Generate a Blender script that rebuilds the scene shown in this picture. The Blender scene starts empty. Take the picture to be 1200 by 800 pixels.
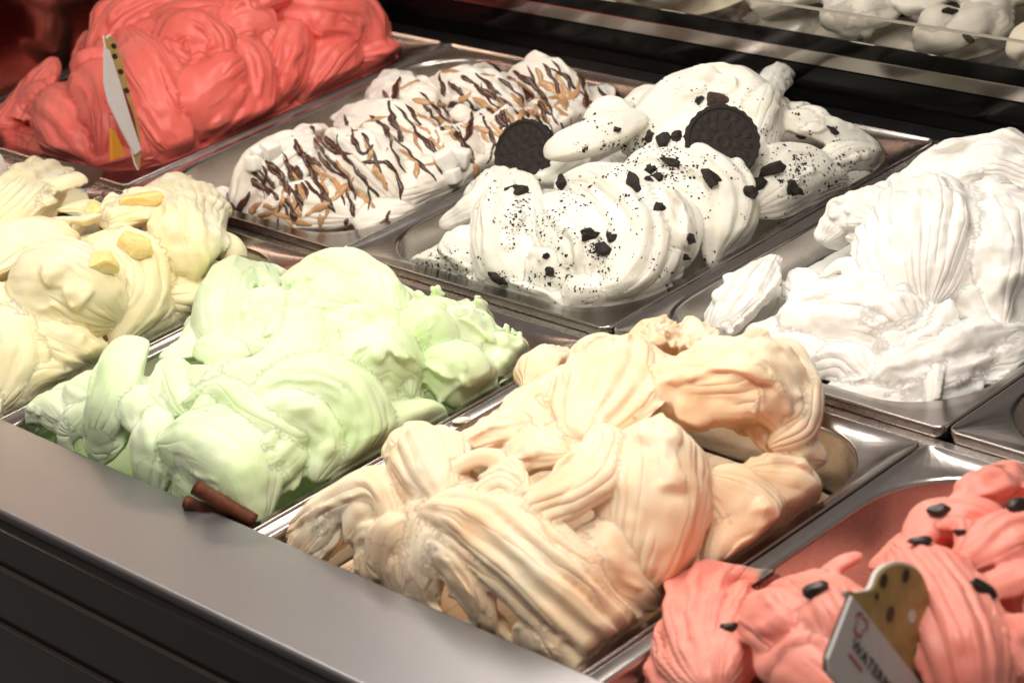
import bpy, bmesh, math, random
import numpy as np
from mathutils import Vector, Matrix
from mathutils.bvhtree import BVHTree

# ------------------------------------------------------------------ camera, world, lamps, exposure
sc = bpy.context.scene
CAM_LOC = np.array([1.49161786, -0.913574802, 0.635510367])
RX, RZ, ROLL, FOC = 1.13135739, 0.869373793, -0.162300237, 2.41336799
ROT = Matrix.Rotation(RZ, 3, 'Z') @ Matrix.Rotation(RX, 3, 'X') @ Matrix.Rotation(ROLL, 3, 'Z')
cam_d = bpy.data.cameras.new('camera')
cam = bpy.data.objects.new('camera', cam_d)
sc.collection.objects.link(cam)
cam.matrix_world = Matrix.Translation(Vector(CAM_LOC)) @ ROT.to_4x4()
cam_d.sensor_width = 36.0
cam_d.lens = FOC * 36.0
cam_d.clip_start = 0.05
cam_d.clip_end = 50.0
cam_d.dof.use_dof = True
cam_d.dof.focus_distance = 1.50
cam_d.dof.aperture_fstop = 14
sc.camera = cam

world = bpy.data.worlds.new('World')
sc.world = world
world.use_nodes = True
wn = world.node_tree
wn.nodes['Background'].inputs['Color'].default_value = (1.0, 0.87, 0.77, 1)
wn.nodes['Background'].inputs['Strength'].default_value = 0.205

def lamp(name, loc, target, sx, sy, power, col, spread=180):
    d = bpy.data.lights.new(name, 'AREA')
    d.shape = 'RECTANGLE'
    d.size, d.size_y = sx, sy
    d.energy = power
    d.color = col
    d.spread = math.radians(spread)
    o = bpy.data.objects.new(name, d)
    sc.collection.objects.link(o)
    o.location = loc
    v = Vector(target) - Vector(loc)
    o.rotation_euler = v.to_track_quat('-Z', 'X').to_euler()
    return o

# the case's warm lamp strip under its canopy, and another over the rear pans
lamp('case_lamp_strip', (0.48, 0.10, 0.60), (0.42, 0.00, 0.0), 0.07, 1.05, 3.3, (1.0, 0.93, 0.83))
lamp('canopy_lamp_strip', (0.44, -0.36, 0.66), (0.38, -0.16, 0.0), 0.08, 1.10, 5.0, (1.0, 0.93, 0.84))

vs = sc.view_settings
vs.view_transform = 'Standard'
vs.look = 'None'
vs.exposure = 0.1
vs.gamma = 1.0
sc.cycles.use_denoising = True
sc.cycles.max_bounces = 8
sc.cycles.caustics_reflective = False
sc.cycles.caustics_refractive = False

# ------------------------------------------------------------------ helpers
RN = np.array(ROT)
FPX = FOC * 1200.0
R_ = random.Random(11)

def ray(x, y):
    """Direction of the sight line through a point of the 1200 x 800 photograph."""
    return RN @ np.array([(x - 600.0) / FPX, -(y - 400.0) / FPX, -1.0])

def at_z(x, y, z):
    d = ray(x, y)
    return CAM_LOC + d * ((z - CAM_LOC[2]) / d[2])

def at_y(x, y, v):
    d = ray(x, y)
    return CAM_LOC + d * ((v - CAM_LOC[1]) / d[1])

def link(o):
    sc.collection.objects.link(o)
    return o

def tag(o, label=None, cat=None, group=None, kind=None):
    for k, v in (('label', label), ('category', cat), ('group', group), ('kind', kind)):
        if v:
            o[k] = v
    return o

def empty(name, loc=(0, 0, 0)):
    o = bpy.data.objects.new(name, None)
    o.empty_display_size = 0.02
    o.location = loc
    return link(o)

def mesh_obj(name, verts, faces, mat, parent=None, smooth=True, loc=None):
    me = bpy.data.meshes.new(name)
    me.from_pydata([tuple(v) for v in verts], [], [tuple(f) for f in faces])
    me.update()
    if smooth:
        me.polygons.foreach_set('use_smooth', [True] * len(me.polygons))
    me.materials.append(mat)
    o = bpy.data.objects.new(name, me)
    link(o)
    if parent is not None:
        o.parent = parent
    if loc is not None:
        o.location = loc
    return o

def bm_obj(name, bm, mat, parent=None, smooth=False):
    me = bpy.data.meshes.new(name)
    bm.to_mesh(me)
    bm.free()
    if smooth:
        me.polygons.foreach_set('use_smooth', [True] * len(me.polygons))
    me.materials.append(mat)
    o = bpy.data.objects.new(name, me)
    link(o)
    if parent is not None:
        o.parent = parent
    return o

def box(name, lo, hi, mat, parent=None, bevel=0.0):
    bm = bmesh.new()
    bmesh.ops.create_cube(bm, size=1.0)
    for v in bm.verts:
        v.co = Vector([lo[i] + (hi[i] - lo[i]) * (v.co[i] + 0.5) for i in range(3)])
    if bevel:
        bmesh.ops.bevel(bm, geom=bm.edges[:], offset=bevel, segments=3, affect='EDGES', profile=0.5)
    return bm_obj(name, bm, mat, parent, smooth=False)

# ------------------------------------------------------------------ materials
def new_mat(name):
    m = bpy.data.materials.new(name)
    m.use_nodes = True
    nt = m.node_tree
    return m, nt, nt.nodes['Principled BSDF']

def coords(nt, scale=(1, 1, 1)):
    tc = nt.nodes.new('ShaderNodeTexCoord')
    mp = nt.nodes.new('ShaderNodeMapping')
    mp.inputs['Scale'].default_value = scale
    nt.links.new(tc.outputs['Object'], mp.inputs['Vector'])
    return mp.outputs['Vector']

def noise(nt, vec, scale, detail=4, rough=0.55):
    n = nt.nodes.new('ShaderNodeTexNoise')
    n.inputs['Scale'].default_value = scale
    n.inputs['Detail'].default_value = detail
    n.inputs['Roughness'].default_value = rough
    nt.links.new(vec, n.inputs['Vector'])
    return n.outputs['Fac']

def ramp(nt, fac, stops):
    r = nt.nodes.new('ShaderNodeValToRGB')
    e = r.color_ramp.elements
    while len(e) < len(stops):
        e.new(0.5)
    for i, (p, c) in enumerate(stops):
        e[i].position = p
        e[i].color = (*c, 1) if len(c) == 3 else c
    nt.links.new(fac, r.inputs['Fac'])
    return r.outputs['Color']

def maprange(nt, fac, a, b):
    r = nt.nodes.new('ShaderNodeMapRange')
    r.inputs['To Min'].default_value = a
    r.inputs['To Max'].default_value = b
    nt.links.new(fac, r.inputs['Value'])
    return r.outputs['Result']

def bump(nt, bsdf, h, strength, dist):
    b = nt.nodes.new('ShaderNodeBump')
    b.inputs['Strength'].default_value = strength
    b.inputs['Distance'].default_value = dist
    nt.links.new(h, b.inputs['Height'])
    nt.links.new(b.outputs['Normal'], bsdf.inputs['Normal'])

def math_node(nt, op, *ins):
    n = nt.nodes.new('ShaderNodeMath')
    n.operation = op
    for i, v in enumerate(ins):
        if isinstance(v, (int, float)):
            n.inputs[i].default_value = v
        else:
            nt.links.new(v, n.inputs[i])
    return n.outputs[0]

def gelato_mat(name, c1, c2, rough=0.42, radius=(1.0, 0.6, 0.35), scale=0.0014, spec=0.35, ridge=0.8, streak=0.7, grain=0.25, lam=0.0042):
    m, nt, b = new_mat(name)
    vec = coords(nt)
    n1 = noise(nt, vec, 22, 3)
    nt.links.new(ramp(nt, n1, [(0.3, c1), (0.7, c2)]), b.inputs['Base Color'])
    n2 = noise(nt, vec, 160, 4)
    nt.links.new(maprange(nt, n2, rough - 0.1, rough + 0.14), b.inputs['Roughness'])
    b.inputs['Subsurface Weight'].default_value = 1.0
    b.inputs['Subsurface Radius'].default_value = radius
    b.inputs['Subsurface Scale'].default_value = scale
    b.inputs['Specular IOR Level'].default_value = spec
    # spatula grooves and streaks run along each stroke (its length, girth and number are stored with the mesh)
    at = nt.nodes.new('ShaderNodeAttribute')
    at.attribute_name = 'stroke'
    sp = nt.nodes.new('ShaderNodeSeparateXYZ')
    nt.links.new(at.outputs['Vector'], sp.inputs[0])
    def mapped(sc_):
        mp = nt.nodes.new('ShaderNodeMapping')
        mp.inputs['Scale'].default_value = sc_
        nt.links.new(at.outputs['Vector'], mp.inputs['Vector'])
        return mp.outputs['Vector']
    wob = noise(nt, mapped((26, 30, 5.3)), 1.0, 2)
    freq = maprange(nt, noise(nt, mapped((0, 0, 11.7)), 1.0, 0), math.pi / lam * 0.45, math.pi / lam * 1.45)
    ang = math_node(nt, 'MULTIPLY_ADD', sp.outputs['Y'], freq, math_node(nt, 'MULTIPLY', wob, 5.0))
    groove = math_node(nt, 'POWER', math_node(nt, 'ABSOLUTE', math_node(nt, 'SINE', ang)), 0.55)
    patch = noise(nt, mapped((14, 34, 9.1)), 1.0, 2)
    mask = nt.nodes.new('ShaderNodeMapRange')
    mask.interpolation_type = 'SMOOTHSTEP'
    mask.inputs['From Min'].default_value = 0.45
    mask.inputs['From Max'].default_value = 0.60
    nt.links.new(patch, mask.inputs['Value'])
    h1 = math_node(nt, 'MULTIPLY', math_node(nt, 'MULTIPLY', groove, mask.outputs['Result']), ridge)
    h2 = math_node(nt, 'MULTIPLY_ADD', noise(nt, mapped((20, 420, 3.7)), 1.0, 4, 0.6), streak, h1)
    h3 = math_node(nt, 'MULTIPLY_ADD', noise(nt, vec, 420, 5, 0.65), grain, h2)
    bump(nt, b, h3, 1.0, 0.001)
    return m

def steel_mat(name, col=(0.62, 0.59, 0.57), rough=0.24, aniso=(1, 1, 1), rvar=0.10, bstr=0.02):
    m, nt, b = new_mat(name)
    b.inputs['Metallic'].default_value = 1.0
    b.inputs['Base Color'].default_value = (*col, 1)
    vec = coords(nt, aniso)
    n = noise(nt, vec, 60, 5, 0.6)
    nt.links.new(maprange(nt, n, rough - rvar, rough + rvar), b.inputs['Roughness'])
    bump(nt, b, noise(nt, vec, 140, 4), bstr, 0.001)
    return m

def plain_mat(name, col, rough=0.5, metallic=0.0, spec=0.5, var=0.0, nscale=80, bstr=0.0):
    m, nt, b = new_mat(name)
    vec = coords(nt)
    n = noise(nt, vec, nscale, 4)
    lo = tuple(max(0, c * (1 - var)) for c in col)
    hi = tuple(min(1, c * (1 + var)) for c in col)
    nt.links.new(ramp(nt, n, [(0.3, lo), (0.7, hi)]), b.inputs['Base Color'])
    nt.links.new(maprange(nt, n, max(0.02, rough - 0.08), rough + 0.08), b.inputs['Roughness'])
    b.inputs['Metallic'].default_value = metallic
    b.inputs['Specular IOR Level'].default_value = spec
    if bstr:
        bump(nt, b, noise(nt, vec, nscale * 6, 4), bstr, 0.001)
    return m

M = {}
M['steel'] = steel_mat('pan_steel', (0.46, 0.42, 0.405), 0.22)
M['basin'] = steel_mat('basin_steel', (0.60, 0.56, 0.53), 0.27)
M['ledge'] = steel_mat('brushed_ledge_steel', (0.46, 0.45, 0.475), 0.37, (2, 60, 60), 0.10, 0.12)
M['ledge'].node_tree.nodes['Principled BSDF'].inputs['Metallic'].default_value = 1.0
M['rail'] = steel_mat('rear_rail_steel', (0.16, 0.165, 0.17), 0.34)
M['strip'] = steel_mat('riser_strip_steel', (0.50, 0.47, 0.44), 0.16)
M['black_gloss'] = plain_mat('black_gloss_panel', (0.003, 0.003, 0.003), 0.12, 0, 0.22)
M['black_mirror'] = plain_mat('dark_mirror_panel', (0.72, 0.54, 0.44), 0.16, 1.0, 0.5)
M['front_panel'] = plain_mat('dark_front_panel', (0.008, 0.007, 0.006), 0.2, 0, 0.2)
M['trim'] = plain_mat('thin_trim', (0.09, 0.075, 0.07), 0.35, 0.6)
M['dark_tray'] = plain_mat('dark_tray', (0.012, 0.011, 0.010), 0.5)

M['coral'] = gelato_mat('coral_gelato', (0.81, 0.15, 0.12), (0.89, 0.225, 0.19), 0.35, (1, .35, .25), .0015, .42, 1.4, .18, .10, .0085)
M['watermelon'] = gelato_mat('watermelon_gelato', (0.91, 0.29, 0.23), (0.94, 0.38, 0.31), 0.38, (1, .4, .3), .0015, .4, 1.1, .18, .12, .0068)
M['green'] = gelato_mat('pale_green_gelato', (0.69, 0.87, 0.49), (0.82, 0.91, 0.68), 0.46, (.75, 1, .3), .0018, .3, .55, .18, .09, .0085)
M['orange'] = gelato_mat('apricot_gelato', (0.99, 0.64, 0.40), (0.995, 0.81, 0.63), 0.46, (1, .55, .25), .0020, .3, 1.1, .2, .12, .0072)
M['yellow'] = gelato_mat('cream_yellow_gelato', (0.99, 0.795, 0.48), (0.99, 0.88, 0.68), 0.44, (1, .8, .35), .0020, .32, 1.1, .2, .11, .0072)
M['oreo'] = gelato_mat('cookie_cream_gelato', (0.83, 0.80, 0.71), (0.875, 0.855, 0.785), 0.44, (1, .85, .6), .0018, .3, .6, .18, .12, .0085)
M['white'] = gelato_mat('white_gelato', (0.85, 0.82, 0.775), (0.90, 0.88, 0.84), 0.48, (1, .8, .6), .0016, .3, .9, .25, .32, .0065)
M['caramel'] = gelato_mat('milky_gelato', (0.86, 0.78, 0.69), (0.92, 0.86, 0.79), 0.44, (1, .7, .5), .0016, .3, .7, .2, .18, .0065)
M['greywhite'] = gelato_mat('pale_milk_gelato', (0.76, 0.73, 0.70), (0.84, 0.81, 0.78), 0.46, (1, .8, .6), .0018, .3, .5, .3, .15)

# ------------------------------------------------------------------ numpy noise
_GRID = {}

def value_noise(p, scale, seed):
    """Smooth 3-D lattice noise in -1..1 at points p (N,3)."""
    if seed not in _GRID:
        _GRID[seed] = np.random.default_rng(seed).uniform(-1, 1, (32, 32, 32))
    g = _GRID[seed]
    q = p * scale + 100.0
    i = np.floor(q).astype(int)
    f = q - i
    f = f * f * (3 - 2 * f)
    out = np.zeros(len(p))
    for dx in (0, 1):
        wx = f[:, 0] if dx else 1 - f[:, 0]
        for dy in (0, 1):
            wy = f[:, 1] if dy else 1 - f[:, 1]
            for dz in (0, 1):
                wz = f[:, 2] if dz else 1 - f[:, 2]
                out += wx * wy * wz * g[(i[:, 0] + dx) % 32, (i[:, 1] + dy) % 32, (i[:, 2] + dz) % 32]
    return out

# ------------------------------------------------------------------ pans
PW, PL, GAP = 0.25, 0.329, 0.0155
BACK_V, FRONT_V = 0.0, -GAP - PL

def rrect(w, l, r, z, n=10):
    """Rounded rectangle ring centred on the origin: 4*(n+1) points."""
    out = []
    for cx, cy, a0 in ((w / 2 - r, l / 2 - r, 0), (-w / 2 + r, l / 2 - r, 90), (-w / 2 + r, -l / 2 + r, 180), (w / 2 - r, -l / 2 + r, 270)):
        for k in range(n + 1):
            a = math.radians(a0 + 90.0 * k / n)
            out.append((cx + r * math.cos(a), cy + r * math.sin(a), z))
    return out

def rings_mesh(rings, close_last=False):
    n = len(rings[0])
    verts = [p for r in rings for p in r]
    faces = []
    for k in range(len(rings) - 1):
        for i in range(n):
            j = (i + 1) % n
            faces.append((k * n + i, k * n + j, (k + 1) * n + j, (k + 1) * n + i))
    if close_last:
        faces.append(tuple((len(rings) - 1) * n + i for i in range(n)))
    return verts, faces

SIDE_F, END_F, OPEN_R = 0.0105, 0.0135, 0.052

def pan_meshes():
    ow, ol = PW - 0.0022, PL
    iw, il = PW - 2 * SIDE_F, PL - 2 * END_F
    rim = [rrect(ow, ol, .007, -.0075), rrect(ow + .0003, ol + .0003, .0072, -.0022), rrect(ow - .0002, ol - .0002, .007, -.0006),
           rrect(ow - .0012, ol - .0012, .0064, 0), rrect(ow - .0026, ol - .0026, .006, -.0001), rrect(ow - .0040, ol - .0040, .006, -.0012),
           rrect(iw + .0040, il + .0040, OPEN_R, -.0016), rrect(iw + .0012, il + .0012, OPEN_R, -.0022), rrect(iw, il, OPEN_R, -.0042)]
    basin = [rrect(iw, il, OPEN_R, -.0042), rrect(iw - .001, il - .001, OPEN_R, -.010), rrect(iw - .008, il - .008, OPEN_R - .002, -.085),
             rrect(iw - .014, il - .014, OPEN_R - .004, -.097), rrect(iw - .030, il - .030, OPEN_R - .012, -.102)]
    return rings_mesh(rim), rings_mesh(basin, True)

(_rv, _rf), (_bv, _bf) = pan_meshes()
PANS = {}

def make_pan(key, u0, v0, label, z=0.0):
    root = empty('gelato_pan', (u0 + PW / 2, v0 + PL / 2, z))
    tag(root, label, 'pan', 'stainless steel gelato pans')
    if not PANS:
        a = mesh_obj('rim', _rv, _rf, M['steel'], root)
        b = mesh_obj('basin', _bv, _bf, M['basin'], root)
    else:
        src = next(iter(PANS.values()))
        for ch in src.children:
            c = ch.copy()
            link(c)
            c.parent = root
    PANS[key] = root
    return root

make_pan('coral', -.25, BACK_V, 'steel pan holding the coral red gelato beside the dark mirror panel')
make_pan('caramel', 0, BACK_V, 'steel pan holding the gelato drizzled with chocolate and caramel')
make_pan('oreo', .25, BACK_V, 'steel pan holding the cookies and cream gelato')
make_pan('white', .5, BACK_V, 'steel pan holding the plain white gelato behind the apricot one')
make_pan('empty', .75, BACK_V, 'nearly empty steel pan behind the watermelon gelato')
make_pan('greywhite', -.25, FRONT_V, 'steel pan holding the greyish white gelato in front of the coral one')
make_pan('yellow', 0, FRONT_V, 'steel pan holding the cream yellow pineapple gelato')
make_pan('green', .25, FRONT_V, 'steel pan holding the pale green gelato with cinnamon sticks')
make_pan('orange', .5, FRONT_V, 'steel pan holding the apricot orange gelato')
make_pan('watermelon', .75, FRONT_V, 'steel pan holding the pink watermelon gelato with seeds')

# ------------------------------------------------------------------ the display case
case = empty('display_case', (0.35, 0, -0.11))
tag(case, 'gelato display case with brushed steel front ledge and black stepped rear', 'display case')
def cbox(name, lo, hi, mat, bevel=0.0):
    o = box(name, lo, hi, mat, None, bevel)
    o.parent = case
    o.matrix_parent_inverse = Matrix.Translation((-0.35, 0, 0.11))
    return o
LEDGE_V = -0.278
U0, U1 = -0.262, 1.30
cbox('front_ledge', (U0, -0.345, -0.030), (U1, LEDGE_V, 0.0035), M['ledge'], 0.0018)
cbox('front_panel', (U0, -0.352, -0.60), (U1, -0.3455, -0.004), M['front_panel'])
cbox('front_trim', (U0, -0.3548, -0.031), (U1, -0.3522, -0.0300), M['trim'])
cbox('front_trim', (U0, -0.3548, -0.075), (U1, -0.3522, -0.0740), M['trim'])
cbox('well_floor', (U0, -0.345, -0.125), (U1, 0.352, -0.115), M['dark_tray'])
cbox('rear_ledge', (U0, PL + .0015, -0.012), (U1, 0.351, -0.0025), M['rail'], 0.001)
cbox('riser_lower_panel', (U0, 0.3515, -0.11), (U1, 0.356, 0.0262), M['black_gloss'])
cbox('riser_strip', (U0, 0.3525, 0.0263), (U1, 0.356, 0.0383), M['strip'], 0.001)
cbox('riser_upper_panel', (U0, 0.3520, 0.0384), (U1, 0.356, 0.0495), M['black_gloss'])
cbox('row_divider', (U0, -0.0150, -0.016), (U1, -0.0006, -0.0065), M['basin'], 0.0008)
cbox('side_panel', (-0.280, -0.345, -0.60), (U0 - .001, 0.80, 0.50), M['black_mirror'])
cbox('side_rail', (U0 - .0005, -0.27, -0.012), (U0 + .0085, 0.350, 0.004), M['rail'], 0.001)

# ------------------------------------------------------------------ gelato mounds
class Mound:
    """Folds of gelato swept along curved strokes, melted into one surface."""
    def __init__(self, key, u0, v0, crown, edge=-0.022, front=False, peak=(.5, .5), p=4.0, base=None, z0=0.0):
        self.key, self.u0, self.v0, self.crown, self.edge, self.front = key, u0, v0, crown, edge, front
        self.cu, self.cv = u0 + PW * peak[0], v0 + PL * (peak[1] + (.1 if front else 0))
        self.p = p
        self.vf = LEDGE_V - .012 if front else v0
        self.z0 = z0
        self.cam = CAM_LOC - np.array([0, 0, z0])
        self.A = []
        self.R = []
        self.nr = 0
        self.nf = 0
        self.base = base if base is not None else crown * 0.45 - 0.02
        self.V, self.F = [], []
        self.nv = 0
        self.seed = sum(map(ord, key))
        self.rng = np.random.default_rng(self.seed)
        self.block()

    def H(self, u, v):
        a = (u - self.cu) / ((self.u0 + PW - self.cu) if u > self.cu else (self.cu - self.u0))
        b = (v - self.cv) / ((self.v0 + PL - self.cv) if v > self.cv else (self.cv - self.vf))
        s = max(0.0, 1 - abs(a) ** self.p) * max(0.0, 1 - abs(b) ** (5 if self.front and v < self.cv else self.p))
        return self.edge + (self.crown - self.edge) * s

    def point(self, x, y):
        d = ray(x, y)
        t0 = (0.14 - self.cam[2]) / d[2]
        t1 = (-0.04 - self.cam[2]) / d[2]
        n = 120
        for k in range(n + 1):
            t = t0 + (t1 - t0) * k / n
            q = self.cam + d * t
            if q[2] <= self.H(q[0], q[1]):
                break
        return self.surf(q[0], q[1], q)

    def surf(self, u, v, q=None):
        if q is None:
            q = np.array([u, v, self.H(u, v)])
        e = .004
        nx = (self.H(q[0] - e, q[1]) - self.H(q[0] + e, q[1])) / (2 * e)
        ny = (self.H(q[0], q[1] - e) - self.H(q[0], q[1] + e)) / (2 * e)
        nn = np.array([np.clip(nx, -1.2, 1.2), np.clip(ny, -1.2, 1.2), 1.0])
        return q, nn / np.linalg.norm(nn)

    def add(self, verts, faces, attr=None):
        self.V.append(np.asarray(verts))
        self.A.append(attr if attr is not None else np.full(len(verts), -1))
        self.F.extend([tuple(i + self.nv for i in f) for f in faces])
        self.nv += len(verts)

    def block(self):
        iw, il = PW - 2 * SIDE_F - .004, PL - 2 * END_F - .004
        cx, cy = self.u0 + PW / 2, self.v0 + PL / 2
        h = self.base
        rings = [rrect(iw - .008, il - .008, OPEN_R - .004, min(-.045, h - .03)), rrect(iw, il, OPEN_R - .002, min(h - .012, -.008)),
                 rrect(iw * .93, il * .94, OPEN_R - .006, h - .004), rrect(iw * .6, il * .6, .03, h)]
        n = len(rings[0])
        v, f = rings_mesh(rings, True)
        f.append(tuple(reversed(range(n))))
        v = np.array(v) + np.array([cx, cy, 0])
        if self.front:
            v[:, 1] = np.maximum(v[:, 1], LEDGE_V + .004)
        self.add(v, f)

    def fold(self, pts, w, n=0, amp=.07, th=.64, tilt=0, e0=.35, e1=.35, sink=.35, rough=.035, mask=None, lift=0, twist=0, uv=False, lens=1.8, lips=None):
        if n >= 5 and not uv:
            amp = amp * 1.35
        P, N, A = [], [], []
        for i, c in enumerate(pts):
            ww = w[i] if isinstance(w, (list, tuple)) else w
            if uv:
                q, nn = self.surf(c[0], c[1])
                a = ww
            else:
                q, nn = self.point(c[0], c[1])
                a = 1.1 * ww * np.linalg.norm(q - self.cam) / FPX
            dh = (c[2] if len(c) > 2 else 0) * .001 + lift * .001
            P.append(q + np.array([0, 0, 1]) * dh - nn * a * th * sink)
            N.append(nn)
            A.append(a)
        P, N, A = np.array(P), np.array(N), np.array(A)
        S, MR = (34, 48) if uv else (56, 80)
        t = np.linspace(0, len(P) - 1, S)
        def cr(X):
            X = X if X.ndim > 1 else X[:, None]
            E = np.vstack([2 * X[0] - X[1], X, 2 * X[-1] - X[-2]])
            k = np.minimum(t.astype(int), len(P) - 2)
            f = (t - k)[:, None]
            p0, p1, p2, p3 = E[k], E[k + 1], E[k + 2], E[k + 3]
            return .5 * (2 * p1 + (p2 - p0) * f + (2 * p0 - 5 * p1 + 4 * p2 - p3) * f ** 2 + (3 * p1 - p0 - 3 * p2 + p3) * f ** 3)
        C, NN, AA = cr(P), cr(N), np.maximum(cr(A)[:, 0], .002)
        # reach past the end points so that the rounded tips cover them
        s = np.linspace(0, 1, S)
        T = np.gradient(C, axis=0)
        T /= np.linalg.norm(T, axis=1)[:, None] + 1e-9
        ends = np.ones(S)
        m0 = s < e0
        ends[m0] *= np.sqrt(np.clip(1 - (1 - s[m0] / e0) ** 2, 0, 1))
        m1 = s > 1 - e1
        ends[m1] *= np.sqrt(np.clip(1 - (1 - (1 - s[m1]) / e1) ** 2, 0, 1))
        C = C - T * (AA * np.clip(.45 - s, 0, 1) * 1.0)[:, None] * (.6 if e0 > .1 else 0) + T * (AA * np.clip(s - .55, 0, 1))[:, None] * (.6 if e1 > .1 else 0)
        NN = NN - T * (NN * T).sum(1)[:, None]
        NN /= np.linalg.norm(NN, axis=1)[:, None] + 1e-9
        B = np.cross(T, NN)
        ang = math.radians(tilt) + math.radians(twist) * (s - .5)
        ca, sa = np.cos(ang)[:, None], np.sin(ang)[:, None]
        N2, B2 = NN * ca + B * sa, B * ca - NN * sa
        ph = np.linspace(0, 2 * np.pi, MR, endpoint=False)
        cx, sx = np.cos(ph), np.sin(ph)
        rad = np.ones((S, MR))
        if n:
            sd = self.rng.uniform(0, 1)
            wob = .18 * np.sin(s * 5 + sd * 6)[:, None]
            x = n * ph[None, :] / np.pi + wob + .25 * np.sin(ph * 2 + sd * 9)[None, :]
            ridge = (np.abs(np.sin(np.pi * x)) ** .5 - .76) * 2.3 * (1 + .3 * np.sin(ph * 5 + sd * 30))[None, :] + .35 * (np.abs(np.sin(np.pi * x * 2.6 + sd * 7)) - .6)
            top = np.clip(np.sin(ph) * 3 + .8, 0, 1)[None, :]
            if mask:
                mc = np.clip((cx * mask - .15) * 4, 0, 1)[None, :]
                top = top * mc
            lvar = .7 + .3 * np.sin(s * 7 + sd * 20)[:, None]
            rad += amp * ridge * top * lvar * np.clip(ends * 1.5, 0, 1)[:, None]
        a = (AA * ends)[:, None] * rad
        b = (AA * th * ends)[:, None] * rad
        sx = np.sign(sx) * np.abs(sx) ** lens
        X = C[:, None, :] + B2[:, None, :] * (a * cx[None, :])[:, :, None] + N2[:, None, :] * (b * sx[None, :])[:, :, None]
        X = X.reshape(-1, 3)
        # lumpy unevenness
        r0 = AA.mean() * rough
        for dsc, am, sd in ((55, 1.6, 1), (130, .8, 2)):
            for ax in range(3):
                X[:, ax] += r0 * am * value_noise(X, dsc, self.seed + 7 * sd + ax)
        kk, ii = np.meshgrid(np.arange(S - 1), np.arange(MR), indexing='ij')
        jj = (ii + 1) % MR
        faces = np.stack([kk * MR + ii, kk * MR + jj, (kk + 1) * MR + jj, (kk + 1) * MR + ii], -1).reshape(-1, 4).tolist()
        faces.append(tuple(reversed(range(MR))))
        faces.append(tuple((S - 1) * MR + i for i in range(MR)))
        ring0 = self.nr
        at = self.rings(C, T, B2, N2, AA * ends, AA * th * ends, MR)
        self.add(X, faces, at)
        if lips is None:
            lips = 0 if uv or AA.mean() < .011 else self.rng.integers(2, 5)
        for _ in range(lips):
            # a thin lip of gelato left along the stroke by the edge of the spatula
            f0 = self.rng.uniform(.05, .35)
            f1 = self.rng.uniform(.6, .95)
            off = self.rng.uniform(-.85, .85)
            drift = self.rng.uniform(-.35, .35)
            ks = np.linspace(f0, f1, 7)
            lw = AA.mean() * (.07 + .33 * self.rng.uniform() ** 1.6)
            Q, QN = [], []
            for kf in ks:
                i_ = int(kf * (S - 1))
                oo = np.clip(off + drift * (kf - .5) + .06 * np.sin(kf * 17 + off * 9), -.93, .93)
                nn_ = N2[i_] * math.sqrt(1 - oo * oo) + B2[i_] * oo * th
                nn_ /= np.linalg.norm(nn_)
                Q.append(C[i_] + (B2[i_] * AA[i_] * oo + N2[i_] * AA[i_] * th * (1 - oo * oo) ** (lens * .5)) * ends[i_] - nn_ * lw * .15)
                QN.append(nn_)
            self.ribbon(np.array(Q), np.array(QN), lw, ring0 + ks * (S - 1))

    def rings(self, C, T, B, N, a, b, MR):
        S = len(C)
        L = np.concatenate([[0], np.cumsum(np.linalg.norm(np.diff(C, axis=0), axis=1))])
        self.nf += 1
        self.R.append(np.hstack([C, T, B, N, a[:, None] + 1e-4, b[:, None] + 1e-4, L[:, None], np.full((S, 1), self.nf * 1.37), np.full((S, 1), a.max())]))
        out = np.repeat(np.arange(self.nr, self.nr + S), MR)
        self.nr += S
        return out

    def ribbon(self, Q, QN, lw, of):
        S, MR = 28, 14
        t = np.linspace(0, len(Q) - 1, S)
        C = np.stack([np.interp(t, np.arange(len(Q)), Q[:, i]) for i in range(3)], 1)
        N = np.stack([np.interp(t, np.arange(len(Q)), QN[:, i]) for i in range(3)], 1)
        T = np.gradient(C, axis=0)
        T /= np.linalg.norm(T, axis=1)[:, None] + 1e-9
        N = N - T * (N * T).sum(1)[:, None]
        N /= np.linalg.norm(N, axis=1)[:, None] + 1e-9
        B = np.cross(T, N)
        tl = self.rng.uniform(-1.0, 1.0)
        N, B = N * math.cos(tl) + B * math.sin(tl), B * math.cos(tl) - N * math.sin(tl)
        s = np.linspace(-1, 1, S)
        e = np.sqrt(np.clip(1 - s ** 4, .01, 1)) * (1 + .3 * np.sin(s * 6 + tl * 9))
        ph = np.linspace(0, 2 * np.pi, MR, endpoint=False)
        X = C[:, None] + B[:, None] * (lw * e[:, None] * np.cos(ph))[:, :, None] + N[:, None] * (lw * .45 * e[:, None] * np.sign(np.sin(ph)) * np.abs(np.sin(ph)) ** 1.6)[:, :, None]
        X = X.reshape(-1, 3)
        for ax in range(3):
            X[:, ax] += lw * .22 * value_noise(X, 160, self.seed + 31 + ax)
        F = [(k * MR + i, k * MR + (i + 1) % MR, (k + 1) * MR + (i + 1) % MR, (k + 1) * MR + i) for k in range(S - 1) for i in range(MR)]
        F += [tuple(reversed(range(MR))), tuple((S - 1) * MR + i for i in range(MR))]
        at = np.repeat(np.round(np.interp(t, np.arange(len(Q)), of)).astype(int), MR)
        self.add(X, F, at)

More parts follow.
